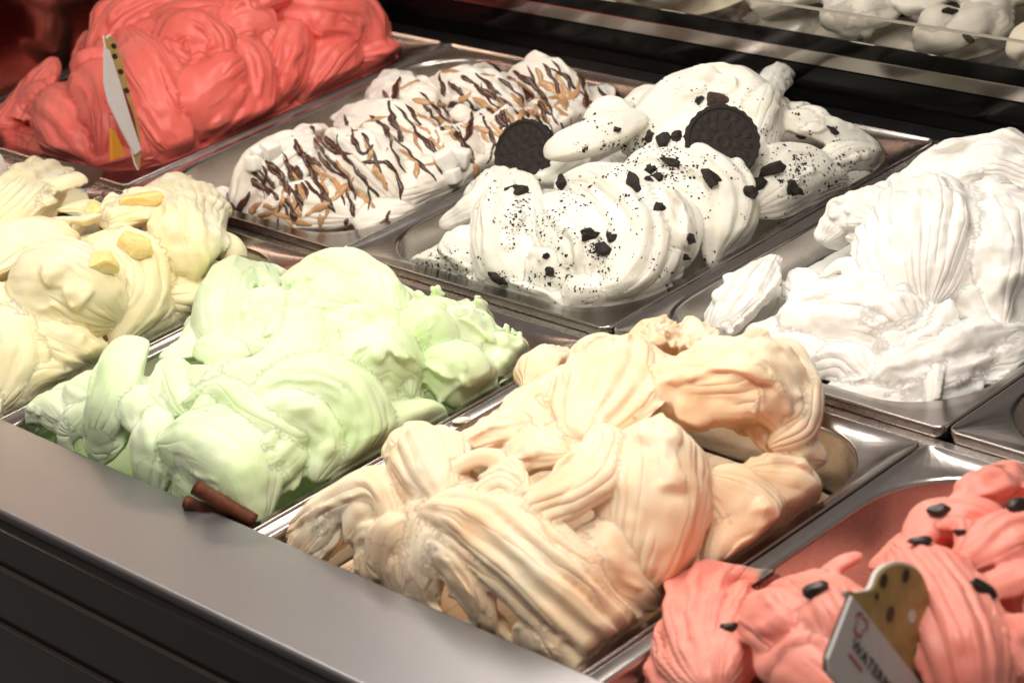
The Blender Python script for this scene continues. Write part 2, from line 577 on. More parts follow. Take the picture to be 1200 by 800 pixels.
    def filler(self, count, lift=(-9, -3), wid=(.011, .02), box_uv=(0, 0, 1, 1), n=(4, 8), amp=.1, rough=.1, th=.6, tilt=20, lens=1.8, ln=(.02, .04)):
        """Lower strokes that fill the pan between the main folds."""
        for _ in range(count):
            cu = self.u0 + PW * R_.uniform(max(.1, box_uv[0]), min(.9, box_uv[2]))
            cv = self.v0 + PL * R_.uniform(max(.1, box_uv[1]), min(.9, box_uv[3]))
            an = R_.uniform(0, 6.28)
            cur = R_.uniform(-1.2, 1.2)
            ln_ = R_.uniform(*ln)
            pts = []
            for t in (-1, -.3, .4, 1):
                aa = an + cur * t
                pts.append((min(max(cu + math.cos(aa) * ln_ * t, self.u0 + .02), self.u0 + PW - .02),
                            min(max(cv + math.sin(aa) * ln_ * t, self.v0 + .025), self.v0 + PL - .025), R_.uniform(*lift)))
            ww = R_.uniform(*wid)
            self.fold(pts, [ww * .7, ww, ww, ww * .6], n=R_.randint(*n), amp=amp, th=th, tilt=R_.uniform(-tilt, tilt), rough=rough, uv=True, lens=lens)

    def flakes(self, spots, r=(5, 10), lift=4):
        """Small torn scraps standing on the surface."""
        for x, y, k in spots:
            for _ in range(k):
                px, py = x + R_.gauss(0, 14), y + R_.gauss(0, 6)
                ln = R_.uniform(4, 12)
                an = R_.uniform(0, 6.28)
                ww = R_.uniform(*r)
                self.fold([(px, py, R_.uniform(-2, lift)), (px + ln * math.cos(an), py + ln * .6 * math.sin(an), R_.uniform(0, lift * 1.6))],
                          [ww, ww * .6], th=.55, rough=.35, sink=.2)

    def build(self, name, mat, label, voxel=.0014, disp=((70, .0004), (190, .00015)), smooth=1):
        V = np.vstack(self.V)
        me = bpy.data.meshes.new('strokes')
        me.from_pydata(V.tolist(), [], self.F)
        o = bpy.data.objects.new('strokes', me)
        link(o)
        md = o.modifiers.new('remesh', 'REMESH')
        md.mode = 'VOXEL'
        md.voxel_size = voxel
        md.adaptivity = 0
        ms = o.modifiers.new('smooth', 'SMOOTH')
        ms.factor = .5
        ms.iterations = smooth
        dg = bpy.context.evaluated_depsgraph_get()
        out = bpy.data.meshes.new_from_object(o.evaluated_get(dg))
        bpy.data.objects.remove(o)
        bpy.data.meshes.remove(me)
        # drop sealed pockets and what lies hidden in the pan
        nv, nf = len(out.vertices), len(out.polygons)
        co = np.empty(nv * 3)
        out.vertices.foreach_get('co', co)
        co = co.reshape(-1, 3)
        quad = np.empty(nf * 4, dtype=np.int32)
        out.loops.foreach_get('vertex_index', quad)
        quad = quad.reshape(-1, 4)
        ed = np.vstack([quad[:, [0, 1]], quad[:, [1, 2]], quad[:, [2, 3]]])
        lab = np.arange(nv)
        while True:
            mn = np.minimum(lab[ed[:, 0]], lab[ed[:, 1]])
            new = lab.copy()
            np.minimum.at(new, lab[ed[:, 0]], mn)
            np.minimum.at(new, lab[ed[:, 1]], mn)
            while (new[new] != new).any():
                new = new[new]
            if (new == lab).all():
                break
            lab = new
        tet = np.einsum('ij,ij->i', co[quad[:, 0]], np.cross(co[quad[:, 1]], co[quad[:, 2]])) + np.einsum('ij,ij->i', co[quad[:, 0]], np.cross(co[quad[:, 2]], co[quad[:, 3]]))
        solid = (np.bincount(lab[quad[:, 0]], tet, nv) > 1e-7) & (np.bincount(lab, None, nv) > 1500)
        fn = np.cross(co[quad[:, 2]] - co[quad[:, 0]], co[quad[:, 3]] - co[quad[:, 1]])
        fn /= np.linalg.norm(fn, axis=1)[:, None] + 1e-12
        fz = co[quad[:, 0], 2]
        quad = quad[solid[lab[quad[:, 0]]] & ~((fn[:, 2] < -.3) & (fz < min(-.012, self.base))) & (fz > min(-.036, self.base - .014))]
        used = np.unique(quad)
        remap = np.full(nv, -1, dtype=np.int32)
        remap[used] = np.arange(len(used))
        quad = remap[quad]
        no = np.empty(nv * 3, dtype=np.float32)
        out.vertices.foreach_get('normal', no)
        no = no.reshape(-1, 3)[used]
        co = co[used]
        bpy.data.meshes.remove(out)
        out = bpy.data.meshes.new(name)
        out.vertices.add(len(co))
        out.loops.add(len(quad) * 4)
        out.polygons.add(len(quad))
        out.loops.foreach_set('vertex_index', quad.ravel())
        out.polygons.foreach_set('loop_start', np.arange(0, len(quad) * 4, 4, dtype=np.int32))
        out.vertices.foreach_set('co', co.ravel())
        out.update(calc_edges=True)
        for i, (dsc, am) in enumerate(disp):
            co += no * (am * value_noise(co, dsc, self.seed + 50 + i))[:, None]
        # keep inside the basin below the rim, and behind the front ledge
        cx, cy = self.u0 + PW / 2, self.v0 + PL / 2
        hw, hl = PW / 2 - SIDE_F - .0022, PL / 2 - END_F - .0022
        low = np.clip((.012 - co[:, 2]) / .014, 0, 1)
        x, y = co[:, 0] - cx, co[:, 1] - cy
        xc, yc = np.clip(x, -hw, hw), np.clip(y, -hl, hl)
        qx, qy = np.abs(xc) - (hw - OPEN_R), np.abs(yc) - (hl - OPEN_R)
        cor = (qx > 0) & (qy > 0)
        rr = np.sqrt(np.maximum(qx, 0) ** 2 + np.maximum(qy, 0) ** 2)
        k = np.where(cor & (rr > OPEN_R), OPEN_R / np.maximum(rr, 1e-6), 1)
        xc = np.where(cor, np.sign(xc) * ((hw - OPEN_R) + qx * k), xc)
        yc = np.where(cor, np.sign(yc) * ((hl - OPEN_R) + qy * k), yc)
        sh = np.clip(-co[:, 2] - .004, 0, 1) * .055
        xc = np.sign(xc) * np.minimum(np.abs(xc), hw - sh)
        yc = np.sign(yc) * np.minimum(np.abs(yc), hl - sh)
        co[:, 0] = cx + x + (xc - x) * low
        co[:, 1] = cy + y + (yc - y) * low
        # above the rim it may not lean over into the neighbour by much
        co[:, 0] = np.clip(co[:, 0], self.u0 + (.010 if self.key == 'coral' else -.012), self.u0 + PW + .012)
        if self.front:
            d_ = co[:, 1] - LEDGE_V - .001
            co[:, 1] = LEDGE_V + .001 + np.where(d_ < .014, .014 * np.exp((d_ - .014) / .014), d_)
        out.vertices.foreach_set('co', co.ravel())
        out.update()
        # each vertex takes the length and girth of the stroke it came from
        from mathutils.kdtree import KDTree
        kd = KDTree(len(V))
        for i, p_ in enumerate(V.tolist()):
            kd.insert(p_, i)
        kd.balance()
        AT = np.concatenate(self.A)
        RG = np.vstack(self.R)
        idx = np.array([kd.find(p_)[1] for p_ in co.tolist()])
        att = out.attributes.new('stroke', 'FLOAT_VECTOR', 'POINT')
        rid = AT[idx]
        g_ = RG[np.maximum(rid, 0)]
        d_ = co - g_[:, 0:3]
        fy = np.einsum('ij,ij->i', d_, g_[:, 9:12]) / g_[:, 13]
        fx = np.einsum('ij,ij->i', d_, g_[:, 6:9]) / g_[:, 12]
        fv = np.stack([g_[:, 14] + np.einsum('ij,ij->i', d_, g_[:, 3:6]), np.arctan2(fy, fx) * g_[:, 16], g_[:, 15]], 1)
        fv[rid < 0] = co[rid < 0] * .3
        att.data.foreach_set('vector', fv.astype(np.float32).ravel())
        out.polygons.foreach_set('use_smooth', [True] * len(out.polygons))
        out.materials.clear()
        out.materials.append(mat)
        out.name = name
        ob = bpy.data.objects.new(name, out)
        link(ob)
        tag(ob, label, 'gelato', 'mounds of gelato in the pans')
        # move the origin to the mound's base
        base = Vector((cx, cy, -.045))
        out.transform(Matrix.Translation(-base))
        ob.location = base + Vector((0, 0, self.z0))
        self.tree = BVHTree.FromPolygons(co.tolist(), quad.tolist())
        self.obj = ob
        return ob

    def hit(self, x, y):
        """Where the sight line through a photograph point meets this mound."""
        d = Vector(ray(x, y)).normalized()
        loc, nrm, _, _ = self.tree.ray_cast(Vector(self.cam), d)
        if loc is None:
            return None, None
        return loc + Vector((0, 0, self.z0)), nrm

MD = {}

# --- pale green
g = MD['green'] = Mound('green', .25, FRONT_V, .045, front=True, base=-.02)
g.fold([(252, 392), (262, 348, 6), (288, 322, 8), (322, 338, 2)], [32, 34, 30, 20], n=2, amp=0.0625, th=.8)
g.fold([(330, 345), (385, 318, 4), (440, 335, 4), (462, 372)], [28, 38, 38, 26], n=3, amp=0.0625, th=.7, tilt=-12)
g.fold([(330, 350), (370, 345, 2), (410, 350)], [34, 44, 36], th=.8)
g.fold([(262, 402), (290, 396, 2), (325, 402)], [26, 34, 28], n=2)
g.fold([(300, 345), (315, 370, 2), (305, 395)], [30, 36, 28], th=.8)
g.fold([(235, 400), (260, 410, 2), (285, 415)], [20, 26, 22])
g.fold([(360, 390), (420, 375), (470, 385)], [30, 36, 28], n=2, amp=0.075)
g.fold([(342, 338, 6), (356, 390, 5), (335, 435, 4), (272, 450, 3), (216, 432)], [24, 38, 40, 38, 24], n=3, amp=0.05, th=.6)
g.fold([(275, 485), (335, 452, 6), (405, 470, 8), (428, 520, 6), (400, 585)], [20, 34, 42, 42, 30], n=3, amp=0.0875, th=.7, tilt=10, lips=2)
g.fold([(285, 500, 4), (345, 490, 6), (385, 520, 4), (372, 560)], [18, 30, 30, 22], n=5, amp=0.112, th=.7)
g.fold([(215, 478, 4), (262, 468, 8), (305, 500, 8), (345, 520, 6), (372, 512, 4)], [12, 16, 16, 14, 10], th=.6, tilt=25)
g.fold([(98, 530), (124, 490, 8), (148, 440, 14), (163, 412, 10)], [26, 36, 32, 16], n=2, amp=0.0625, th=.65, tilt=-8)
g.fold([(185, 520), (235, 530, 5), (280, 560, 5), (300, 610)], [34, 50, 48, 30], n=5, amp=0.075, th=.7, mask=-1, lips=1)
g.fold([(185, 535, 4), (225, 512, 7), (262, 520, 6), (300, 555, 2)], [10, 15, 14, 8], th=.55, tilt=20)
g.fold([(16, 500), (52, 480, 3), (82, 505)], [14, 22, 20], n=2)
g.fold([(60, 520), (85, 500, 3), (110, 470)], [14, 20, 14], n=2)
g.fold([(180, 470), (200, 440, 3), (215, 480)], [18, 22, 20])
g.fold([(392, 452), (440, 425, 5), (488, 432, 2)], [34, 52, 42], n=1, amp=0.05, th=.85)
g.fold([(480, 395), (505, 388, 5), (520, 410)], [28, 34, 28], th=.8)
g.fold([(500, 420), (545, 440, 3), (560, 470)], [30, 44, 32], th=.8, n=1, amp=0.0375)
g.fold([(470, 352), (545, 380), (615, 425)], [26, 36, 24], rough=.2)
g.fold([(425, 505), (480, 495), (520, 480)], [26, 30, 22], n=2)
g.fold([(565, 400), (600, 418, 3), (632, 410)], [26, 32, 20], n=2, rough=.2)
g.flakes([(450, 318, 4), (520, 352, 10), (560, 362, 14), (590, 362, 10), (540, 385, 12), (600, 405, 10)], (4, 9), 9)
g.filler(9, (-6, 1), box_uv=(.05, .22, .95, .36), amp=.12)
g.filler(16, (-10, -4), amp=.06)
g.filler(3, (0, 8), wid=(.006, .012), amp=.08, rough=.1, th=.42, tilt=38, lens=2.2, ln=(.014, .032), n=(3, 6), box_uv=(.3, .3, .85, .85))
g.build('green_gelato', M['green'], 'pale green gelato mound in smooth folds with cinnamon sticks at its edge', .0012)

# --- apricot orange
o = MD['orange'] = Mound('orange', .5, FRONT_V, .055, front=True, peak=(.55, .6), base=-.03)
o.fold([(732, 408, 4), (716, 452, 6), (688, 505, 2)], [46, 68, 52], n=8, amp=0.1, th=.55, lips=0)
o.fold([(640, 495), (612, 475, 2), (650, 452)], [18, 26, 22], th=.6)
o.fold([(755, 450), (820, 455, 6), (890, 455, 10), (935, 500, 2)], [40, 54, 62, 46], n=3, amp=0.0625, th=.8, rough=.12)
o.fold([(865, 425, 8), (905, 412, 12), (945, 455, 6), (940, 505, 4), (905, 520)], [18, 24, 24, 24, 18], n=2, amp=0.1, th=.7)
o.fold([(925, 470, 12), (938, 495, 10), (922, 510, 8)], [14, 16, 10], n=2, amp=0.125)
o.fold([(762, 402, 2), (795, 395, 8), (832, 420, 4)], [22, 28, 22], rough=.3, th=.7)
o.fold([(772, 505, 4), (778, 590, 10), (752, 690, 0)], [52, 68, 50], n=4, amp=0.05, th=.75, mask=-1, lips=1)
o.fold([(735, 620, 2), (720, 650, 0), (770, 700)], [34, 40, 34], th=.7)
o.fold([(835, 560), (885, 610, 2), (845, 680)], [40, 52, 36], n=1, amp=0.0625, th=.6)
o.fold([(880, 555), (935, 575), (955, 590)], [34, 40, 26], n=3, amp=0.075, th=.6)
o.fold([(590, 610, 2), (665, 590, 8), (708, 545, 8), (704, 505, 4)], [22, 40, 38, 26], n=4, amp=0.0625, th=.6, tilt=-15)
o.fold([(488, 512), (500, 545, 6), (520, 585, 2)], [36, 48, 36], n=7, amp=0.112, th=.65, lips=0)
o.fold([(585, 548), (625, 535, 6), (660, 535, 5)], [24, 34, 26], n=2, amp=0.075)
o.fold([(520, 560, 4), (570, 545, 6), (620, 555, 2)], [10, 14, 10], th=.7)
o.fold([(545, 600, 4), (590, 580, 6), (625, 600, 2)], [18, 26, 18], n=3, amp=0.1)
o.fold([(482, 605, 4), (555, 622, 8), (632, 682, 8), (695, 738, 4), (742, 775, 0)], [22, 46, 54, 52, 44], n=7, amp=0.15, th=.6, e1=.12, lips=0)
o.fold([(322, 640), (378, 600, 3), (440, 578, 4), (465, 625)], [18, 30, 30, 20], n=3, amp=0.075)
o.fold([(400, 640, 2), (418, 610, 6), (452, 600, 4)], [10, 16, 12], rough=.15)
o.fold([(428, 695), (450, 645, 6), (478, 622, 8)], [22, 26, 12], n=3, amp=0.0875, th=.6, tilt=15)
o.fold([(490, 630, 4), (540, 675, 5), (565, 740)], [16, 30, 26], n=5, amp=0.125, th=.6)
o.fold([(520, 700), (545, 705, 4), (550, 735)], [8, 10, 8])
o.fold([(600, 740), (650, 770), (690, 790)], [30, 34, 24])
o.fold([(540, 520), (580, 505, 2), (620, 490)], [20, 26, 20], rough=.15)
o.flakes([(790, 398, 8), (820, 415, 4)], (4, 8), 5)
o.filler(9, (-6, 1), box_uv=(.05, .22, .95, .36), amp=.12)
o.filler(16, (-12, -5), box_uv=(0, 0, .9, .8), amp=.12)
o.filler(3, (0, 8), wid=(.006, .012), amp=.12, rough=.1, th=.42, tilt=38, lens=2.2, ln=(.014, .032), n=(3, 6), box_uv=(.25, .3, .75, .85))
o.build('apricot_gelato', M['orange'], 'apricot orange gelato mound with deeply ridged ribbons and a smooth scoop', .0012)

# --- cookies and cream
r = MD['oreo'] = Mound('oreo', .25, BACK_V, .045, peak=(.55, .6), base=-.014, p=4)
r.fold([(655, 215, 4), (716, 225, 8), (755, 280, 8), (735, 338, 2), (680, 350)], [26, 38, 42, 38, 24], n=4, amp=0.17, th=.75, lips=2)
r.fold([(640, 235, 4), (665, 272, 6), (692, 300, 6), (690, 335)], [30, 42, 42, 30], n=6, amp=0.125, th=.65, lips=1)
r.fold([(660, 330), (690, 345, 2), (740, 335)], [20, 26, 20])
r.fold([(600, 205, 4), (588, 258, 4), (592, 310, 2), (612, 338)], [36, 46, 44, 26], n=2, amp=0.075)
r.fold([(555, 275), (540, 295, 2), (560, 315)], [26, 32, 24], th=.8)
r.fold([(645, 192, 12), (700, 186, 20), (755, 158, 16)], [26, 27, 22], th=.7, lips=0)
r.fold([(690, 160, 12), (715, 150, 18), (740, 152, 14)], [14, 18, 12], th=.7)
r.fold([(735, 195, 4), (800, 200, 8), (852, 240, 8), (842, 305)], [28, 42, 46, 32], n=4, amp=0.17, th=.7, lips=2)
r.fold([(750, 225, 4), (775, 265, 5), (790, 310)], [30, 46, 34], n=5, amp=0.1, th=.65)
r.fold([(735, 165, 2), (800, 130, 10), (870, 128, 10), (885, 185, 4)], [34, 46, 48, 32], n=1, amp=0.05, th=.85)
r.fold([(850, 200, 6), (880, 190, 6), (880, 215, 2)], [22, 26, 18])
r.fold([(885, 170, 10), (902, 128, 14), (920, 98, 18)], [20, 17, 20], rough=.12, e1=.2)
r.fold([(885, 240), (930, 205, 2), (990, 205)], [30, 42, 28], n=2, amp=0.0625)
r.fold([(915, 140, 4), (970, 155, 4), (1032, 178)], [20, 22, 30], n=2)
r.fold([(960, 190), (1000, 185, 4), (1040, 180)], [14, 20, 18])
r.fold([(478, 305), (520, 320), (560, 340)], [20, 26, 20], rough=.15)
r.flakes([(912, 100, 6), (775, 112, 3)], (5, 9), 3)
r.fold([(622, 300), (645, 320, 2), (668, 336)], [24, 30, 22], n=2)
r.fold([(560, 330), (620, 348), (690, 360)], [16, 20, 18], rough=.15)
r.fold([(700, 358), (750, 352), (790, 330)], [16, 20, 16], rough=.15)
r.filler(20, (-12, -3), amp=.09, box_uv=(.16, .08, .95, .9))
r.fold([(770, 175, 2), (820, 165, 6), (860, 180, 4)], [40, 50, 40], th=.8)
r.filler(3, (0, 6), wid=(.006, .011), amp=.1, rough=.1, th=.42, tilt=38, lens=2.2, ln=(.014, .032), n=(3, 6), box_uv=(.25, .1, .9, .9))
r.build('cookie_gelato', M['oreo'], 'white gelato mound topped with black sandwich cookies and crumbs', .00135)

# --- plain white
w = MD['white'] = Mound('white', .5, BACK_V, .041, peak=(.64, .70), base=-.018, p=2.4)
w.fold([(832, 390), (868, 352, 6), (908, 312, 8)], [22, 36, 18], n=7, amp=0.125, th=.6, rough=.12)
w.fold([(900, 405), (955, 372, 4), (1035, 372, 4), (1085, 410)], [40, 50, 50, 34], n=3, amp=0.0625, rough=.12)
w.fold([(865, 412), (920, 415, 4), (968, 432)], [22, 32, 26], n=3, amp=0.0875)
w.fold([(1070, 225, 6), (1085, 285, 12), (1082, 352, 4)], [46, 80, 60], n=11, amp=0.075, th=.6, lips=1)
w.fold([(965, 275), (1008, 250, 6), (1050, 262, 6)], [30, 40, 34], n=2, amp=0.0625, rough=.12)
w.fold([(1030, 235, 2), (1105, 208, 6), (1180, 195, 8), (1240, 205)], [26, 44, 50, 40], n=3, amp=0.0625, rough=.14)
w.fold([(1120, 190, 6), (1130, 180, 10)], [14, 9], th=.8)
w.fold([(1150, 225, 4), (1192, 300, 8), (1180, 365)], [46, 62, 48], n=4, amp=0.075, rough=.1)
w.fold([(1020, 460), (1095, 428, 2), (1210, 388)], [32, 46, 36], n=5, amp=0.0875, rough=.12, th=.6)
w.fold([(985, 445), (1070, 455), (1150, 440)], [24, 32, 26], n=4, amp=0.0875, rough=.12)
w.fold([(940, 430), (990, 420), (1020, 440)], [20, 26, 20])
w.flakes([(1130, 185, 5), (1060, 240, 4), (850, 380, 5)], (5, 10), 3)
w.fold([(868, 405), (915, 395, 2), (965, 395)], [30, 38, 34], n=4, amp=.1, rough=.12)
w.fold([(950, 462), (1050, 468), (1150, 452)], [22, 30, 26], n=5, amp=.08, th=.4, rough=.14)
w.fold([(860, 400), (900, 430), (950, 455)], [22, 28, 22], n=5, amp=.08, th=.45, rough=.14)
w.fold([(1120, 440), (1170, 420), (1220, 400)], [24, 32, 28], n=5, th=.4, rough=.14)
w.filler(20, (-12, -4), box_uv=(.22, .08, .95, .92), amp=.12, rough=.16)
w.filler(14, (2, 10), wid=(.006, .013), amp=.14, rough=.18, th=.42, tilt=38, lens=2.2, ln=(.014, .032), n=(3, 6), box_uv=(.28, .12, .95, .9))
w.build('white_gelato', M['white'], 'plain bright white gelato mound in ragged shell folds', .0013, ((60, .0007), (170, .0004), (330, .0002)))

# --- cream yellow
y = MD['yellow'] = Mound('yellow', 0, FRONT_V, .055, front=True, base=-.006)
y.fold([(-45, 285), (18, 238, 8), (72, 206, 12)], [42, 46, 30], n=5, amp=0.112, th=.7, lips=0)
y.fold([(-30, 315), (30, 285, 6), (88, 282, 4)], [34, 38, 24], n=5, amp=0.112, th=.65)
y.fold([(25, 328, 6), (85, 342, 12), (140, 375, 6)], [44, 60, 44], n=11, amp=0.03, th=.8, lips=2)
y.fold([(105, 288, 6), (162, 312, 10), (174, 360, 8), (140, 402, 2)], [24, 34, 36, 26], n=5, amp=0.112, th=.75, lips=1)
y.fold([(35, 385), (85, 415, 3), (130, 432)], [26, 36, 26], n=5, amp=0.112, th=.7)
y.fold([(0, 370, 4), (22, 420, 4), (-5, 475)], [22, 34, 26], n=4, amp=0.112)
y.fold([(20, 460), (60, 448, 2), (105, 450)], [26, 36, 24], n=6, amp=0.112)
y.fold([(180, 235, 4), (218, 228, 10), (226, 270, 8), (232, 325)], [26, 34, 46, 36], n=4, amp=0.0625, rough=.12)
y.fold([(120, 262, 4), (160, 250, 8), (205, 240, 8)], [24, 30, 26], rough=.15)
y.fold([(248, 275), (276, 288), (266, 306)], [15, 17, 13], n=2, amp=0.1)
y.fold([(185, 345), (228, 352, 2), (245, 375)], [26, 34, 22], n=2, amp=0.075)
y.fold([(170, 400), (200, 390), (215, 375)], [18, 24, 18], n=2)
y.fold([(205, 222, 10), (222, 212, 12)], [12, 12], rough=.2)
y.flakes([(215, 215, 4), (190, 225, 3), (120, 262, 3)], (5, 9), 4)
y.filler(9, (-6, 1), box_uv=(.05, .22, .95, .36), amp=.12)
y.filler(16, (-12, -5), amp=.12)
y.filler(6, (2, 11), wid=(.006, .012), amp=.12, rough=.1, th=.42, tilt=38, lens=2.2, ln=(.014, .032), n=(3, 6), box_uv=(.2, .3, .85, .85))
y.build('cream_yellow_gelato', M['yellow'], 'cream yellow gelato mound with pineapple pieces tucked into its folds', .0016)

# --- coral
c = MD['coral'] = Mound('coral', -.25, BACK_V, .075, peak=(.5, .6), base=.006)
c.fold([(46, 116), (72, 150, 6), (98, 190, 2)], [28, 44, 32], n=7, amp=0.125, th=.7, lips=1)
c.fold([(85, 95, 4), (108, 105, 8), (126, 145, 6), (122, 185, 2)], [22, 30, 30, 22], n=4, amp=0.1)
c.fold([(145, 45, 6), (172, 100, 10), (202, 158, 6), (228, 190)], [34, 42, 36, 24], n=3, amp=0.0625, th=.65)
c.fold([(100, 70, 2), (150, 28, 8), (220, 6, 8), (300, -8, 4)], [24, 38, 40, 34], n=2, amp=0.0625, th=.75)
c.fold([(190, 60, 6), (225, 50, 12), (255, 72, 10), (245, 95, 6)], [26, 40, 40, 26], n=3, amp=0.1)
c.fold([(195, 140, 4), (245, 122, 10), (288, 75, 8)], [34, 44, 34], n=1, amp=0.05, th=.8)
c.fold([(272, 52, 6), (296, 92, 12), (292, 138, 8), (258, 172)], [24, 34, 38, 28], n=6, amp=0.0875)
c.fold([(352, 35, 6), (336, 80, 10), (322, 118, 2)], [26, 32, 26], n=5, amp=0.1)
c.fold([(415, 58, 4), (390, 85, 8), (362, 112, 0)], [28, 38, 30], n=8, amp=0.075, lips=0)
c.fold([(320, 5, 4), (380, 15, 10), (430, 28, 8), (448, 60)], [34, 42, 36, 22], n=4, amp=0.0875)
c.fold([(230, 5), (320, -15, 10), (400, -15, 6)], [40, 46, 40], n=3, amp=0.0625)
c.fold([(420, 70), (450, 65), (475, 60)], [24, 28, 18])
c.fold([(92, 198), (140, 192, 3), (188, 178, 2)], [12, 15, 12], n=2)
c.fold([(185, 185), (205, 170, 4), (225, 180)], [12, 16, 12])
c.fold([(262, 42, 4), (290, 36, 6), (318, 46, 4)], [34, 42, 34], n=3)
c.fold([(120, 120, 6), (150, 140, 8), (170, 185, 2)], [14, 20, 14], n=3)
c.fold([(180, 30, 8), (225, 28, 14), (270, 20, 10)], [14, 20, 14], n=3)
c.fold([(300, 40, 8), (320, 60, 10), (315, 110, 6)], [12, 18, 12], n=3)
c.fold([(350, 20, 10), (400, 35, 12), (430, 60, 4)], [14, 20, 12], n=4)
c.fold([(210, 110, 10), (250, 95, 14), (275, 110, 8)], [12, 18, 12], n=2)
c.fold([(60, 105, 4), (85, 135, 8), (110, 180, 2)], [12, 18, 12], n=4)
c.fold([(250, 150, 6), (290, 140, 8), (320, 120, 2)], [16, 22, 14], n=5)
c.fold([(230, 195), (300, 160), (350, 130)], [20, 24, 20])
c.filler(18, (-14, -5), wid=(.013, .024), amp=.12)
c.filler(14, (2, 13), wid=(.007, .014), amp=.12, rough=.1, th=.42, tilt=38, lens=2.2, ln=(.014, .032), n=(3, 6), box_uv=(.22, .15, .88, .9))
c.build('coral_gelato', M['coral'], 'shiny coral red gelato mound with a flavour sign stuck in it', .0017)

# --- drizzled milky
k = MD['caramel'] = Mound('caramel', 0, BACK_V, .026, peak=(.62, .5), base=-.028, p=3)
k.fold([(278, 245), (318, 205, 8), (365, 172, 6)], [34, 48, 36], n=8, amp=0.112, th=.75, lips=1)
k.fold([(375, 178, 4), (430, 200, 10), (475, 240, 2)], [30, 48, 34], n=3, amp=0.075, th=.8)
k.fold([(300, 262), (350, 245, 6), (415, 250, 2)], [28, 36, 28], n=4, amp=0.1)
k.fold([(420, 262), (455, 250), (490, 240)], [22, 28, 22], n=3)
k.fold([(400, 140, 2), (450, 150, 8), (520, 165, 6)], [24, 36, 28], n=3, amp=0.1)
k.fold([(455, 95, 2), (470, 118, 8), (520, 125, 6)], [22, 34, 28], n=3, amp=0.075, rough=.12)
k.fold([(520, 100, 2), (560, 110, 8), (610, 130, 4)], [26, 36, 30], n=3, amp=0.075, rough=.12)
k.fold([(600, 92), (645, 100, 8), (690, 135, 4)], [28, 40, 30], n=4, amp=0.075)
k.fold([(550, 175, 2), (590, 165, 8), (630, 150, 4)], [28, 38, 30], n=2, amp=0.075)
k.fold([(520, 215), (555, 205, 2), (580, 190)], [20, 26, 20], rough=.2)
k.fold([(640, 170), (660, 150, 4), (690, 130)], [24, 32, 22], n=2)
k.fold([(530, 85), (600, 78), (660, 82)], [14, 18, 14], rough=.3)
k.fold([(480, 160, 2), (520, 178, 4), (565, 165, 2)], [32, 40, 32], n=3)
k.fold([(690, 105), (715, 125, 3), (700, 152)], [22, 28, 20], n=3)
k.fold([(440, 228), (490, 218, 4), (535, 200)], [30, 38, 28], n=4)
k.fold([(650, 90), (690, 100, 4), (720, 120)], [20, 26, 20], n=2)
for px, py in ((300, 225), (390, 225), (440, 175), (480, 195), (500, 140), (540, 135), (585, 125), (620, 145), (650, 120), (410, 165), (360, 205), (470, 105)):
    k.fold([(px, py, 6), (px + R_.uniform(-20, 20), py + R_.uniform(8, 18), 7)], [R_.uniform(10, 17)] * 2, rough=.2)
k.filler(26, (-8, 0), wid=(.007, .014), amp=.1, rough=.22, box_uv=(.34, .08, .9, .9))
k.build('drizzled_gelato', M['caramel'], 'milky white gelato mound drizzled with dark chocolate and caramel sauce', .0014)

# --- watermelon
m = MD['watermelon'] = Mound('watermelon', .75, FRONT_V, .045, front=True, peak=(.6, .5), base=-.05, edge=-.045, p=3)
m.fold([(842, 692, 16), (818, 745, 26), (830, 840, 18)], [38, 90, 80], n=10, amp=0.112, th=.65, lips=0)
m.fold([(880, 722, 6), (908, 735, 8), (935, 752, 4)], [34, 42, 36], n=4, amp=.12)
m.fold([(895, 690), (960, 705, 4), (1000, 760)], [26, 40, 40], n=3, amp=0.075)
m.fold([(950, 690, 4), (985, 680, 10), (1010, 665, 8)], [12, 14, 9], n=1)
m.fold([(1050, 640, 4), (1090, 690, 10), (1130, 765, 8), (1150, 850)], [22, 46, 52, 46], n=7, amp=0.125, th=.65, lips=0)
m.fold([(1105, 592, 2), (1160, 578, 8), (1230, 570, 4)], [22, 28, 28], n=3, rough=.25)
m.fold([(1065, 645, 2), (1110, 618, 8), (1180, 622, 4)], [24, 36, 30], n=3, rough=.12)
m.fold([(1125, 668, 4), (1180, 645, 10), (1240, 640, 6)], [30, 42, 36], n=6, amp=0.125, lips=1)
m.fold([(1170, 730, 0), (1200, 760, 2), (1240, 820)], [36, 44, 40], n=3)
m.fold([(900, 760), (950, 790, 2), (1010, 840)], [36, 44, 40], n=3)
m.fold([(1100, 635, 10), (1130, 640, 12), (1125, 665, 8)], [10, 13, 8])
m.flakes([(1140, 580, 8), (1185, 575, 6)], (5, 10), 5)
m.filler(14, (-12, -4), box_uv=(.3, 0, 1, .9), amp=.14)
m.filler(6, (2, 10), wid=(.006, .011), amp=.14, rough=.1, th=.42, tilt=38, lens=2.2, ln=(.014, .032), n=(3, 6), box_uv=(.35, .2, .95, .9))
m.build('watermelon_gelato', M['watermelon'], 'pink watermelon gelato mound with dark seeds and a flavour sign', .0014)

# --- greyish white at the far left of the front row
q = MD['greywhite'] = Mound('greywhite', -.25, FRONT_V, .05, front=True, base=-.006)
q.fold([(-70, 230), (-25, 205, 6), (8, 205, 4)], [34, 40, 22], n=4, amp=0.0875)
q.fold([(-200, 300), (-130, 260, 6), (-60, 250, 4)], [44, 50, 40], n=4, amp=0.0875)
q.filler(10, (-8, 0), amp=.1)
q.build('greyish_white_gelato', M['greywhite'], 'greyish white gelato mound in front of the coral one', .002)

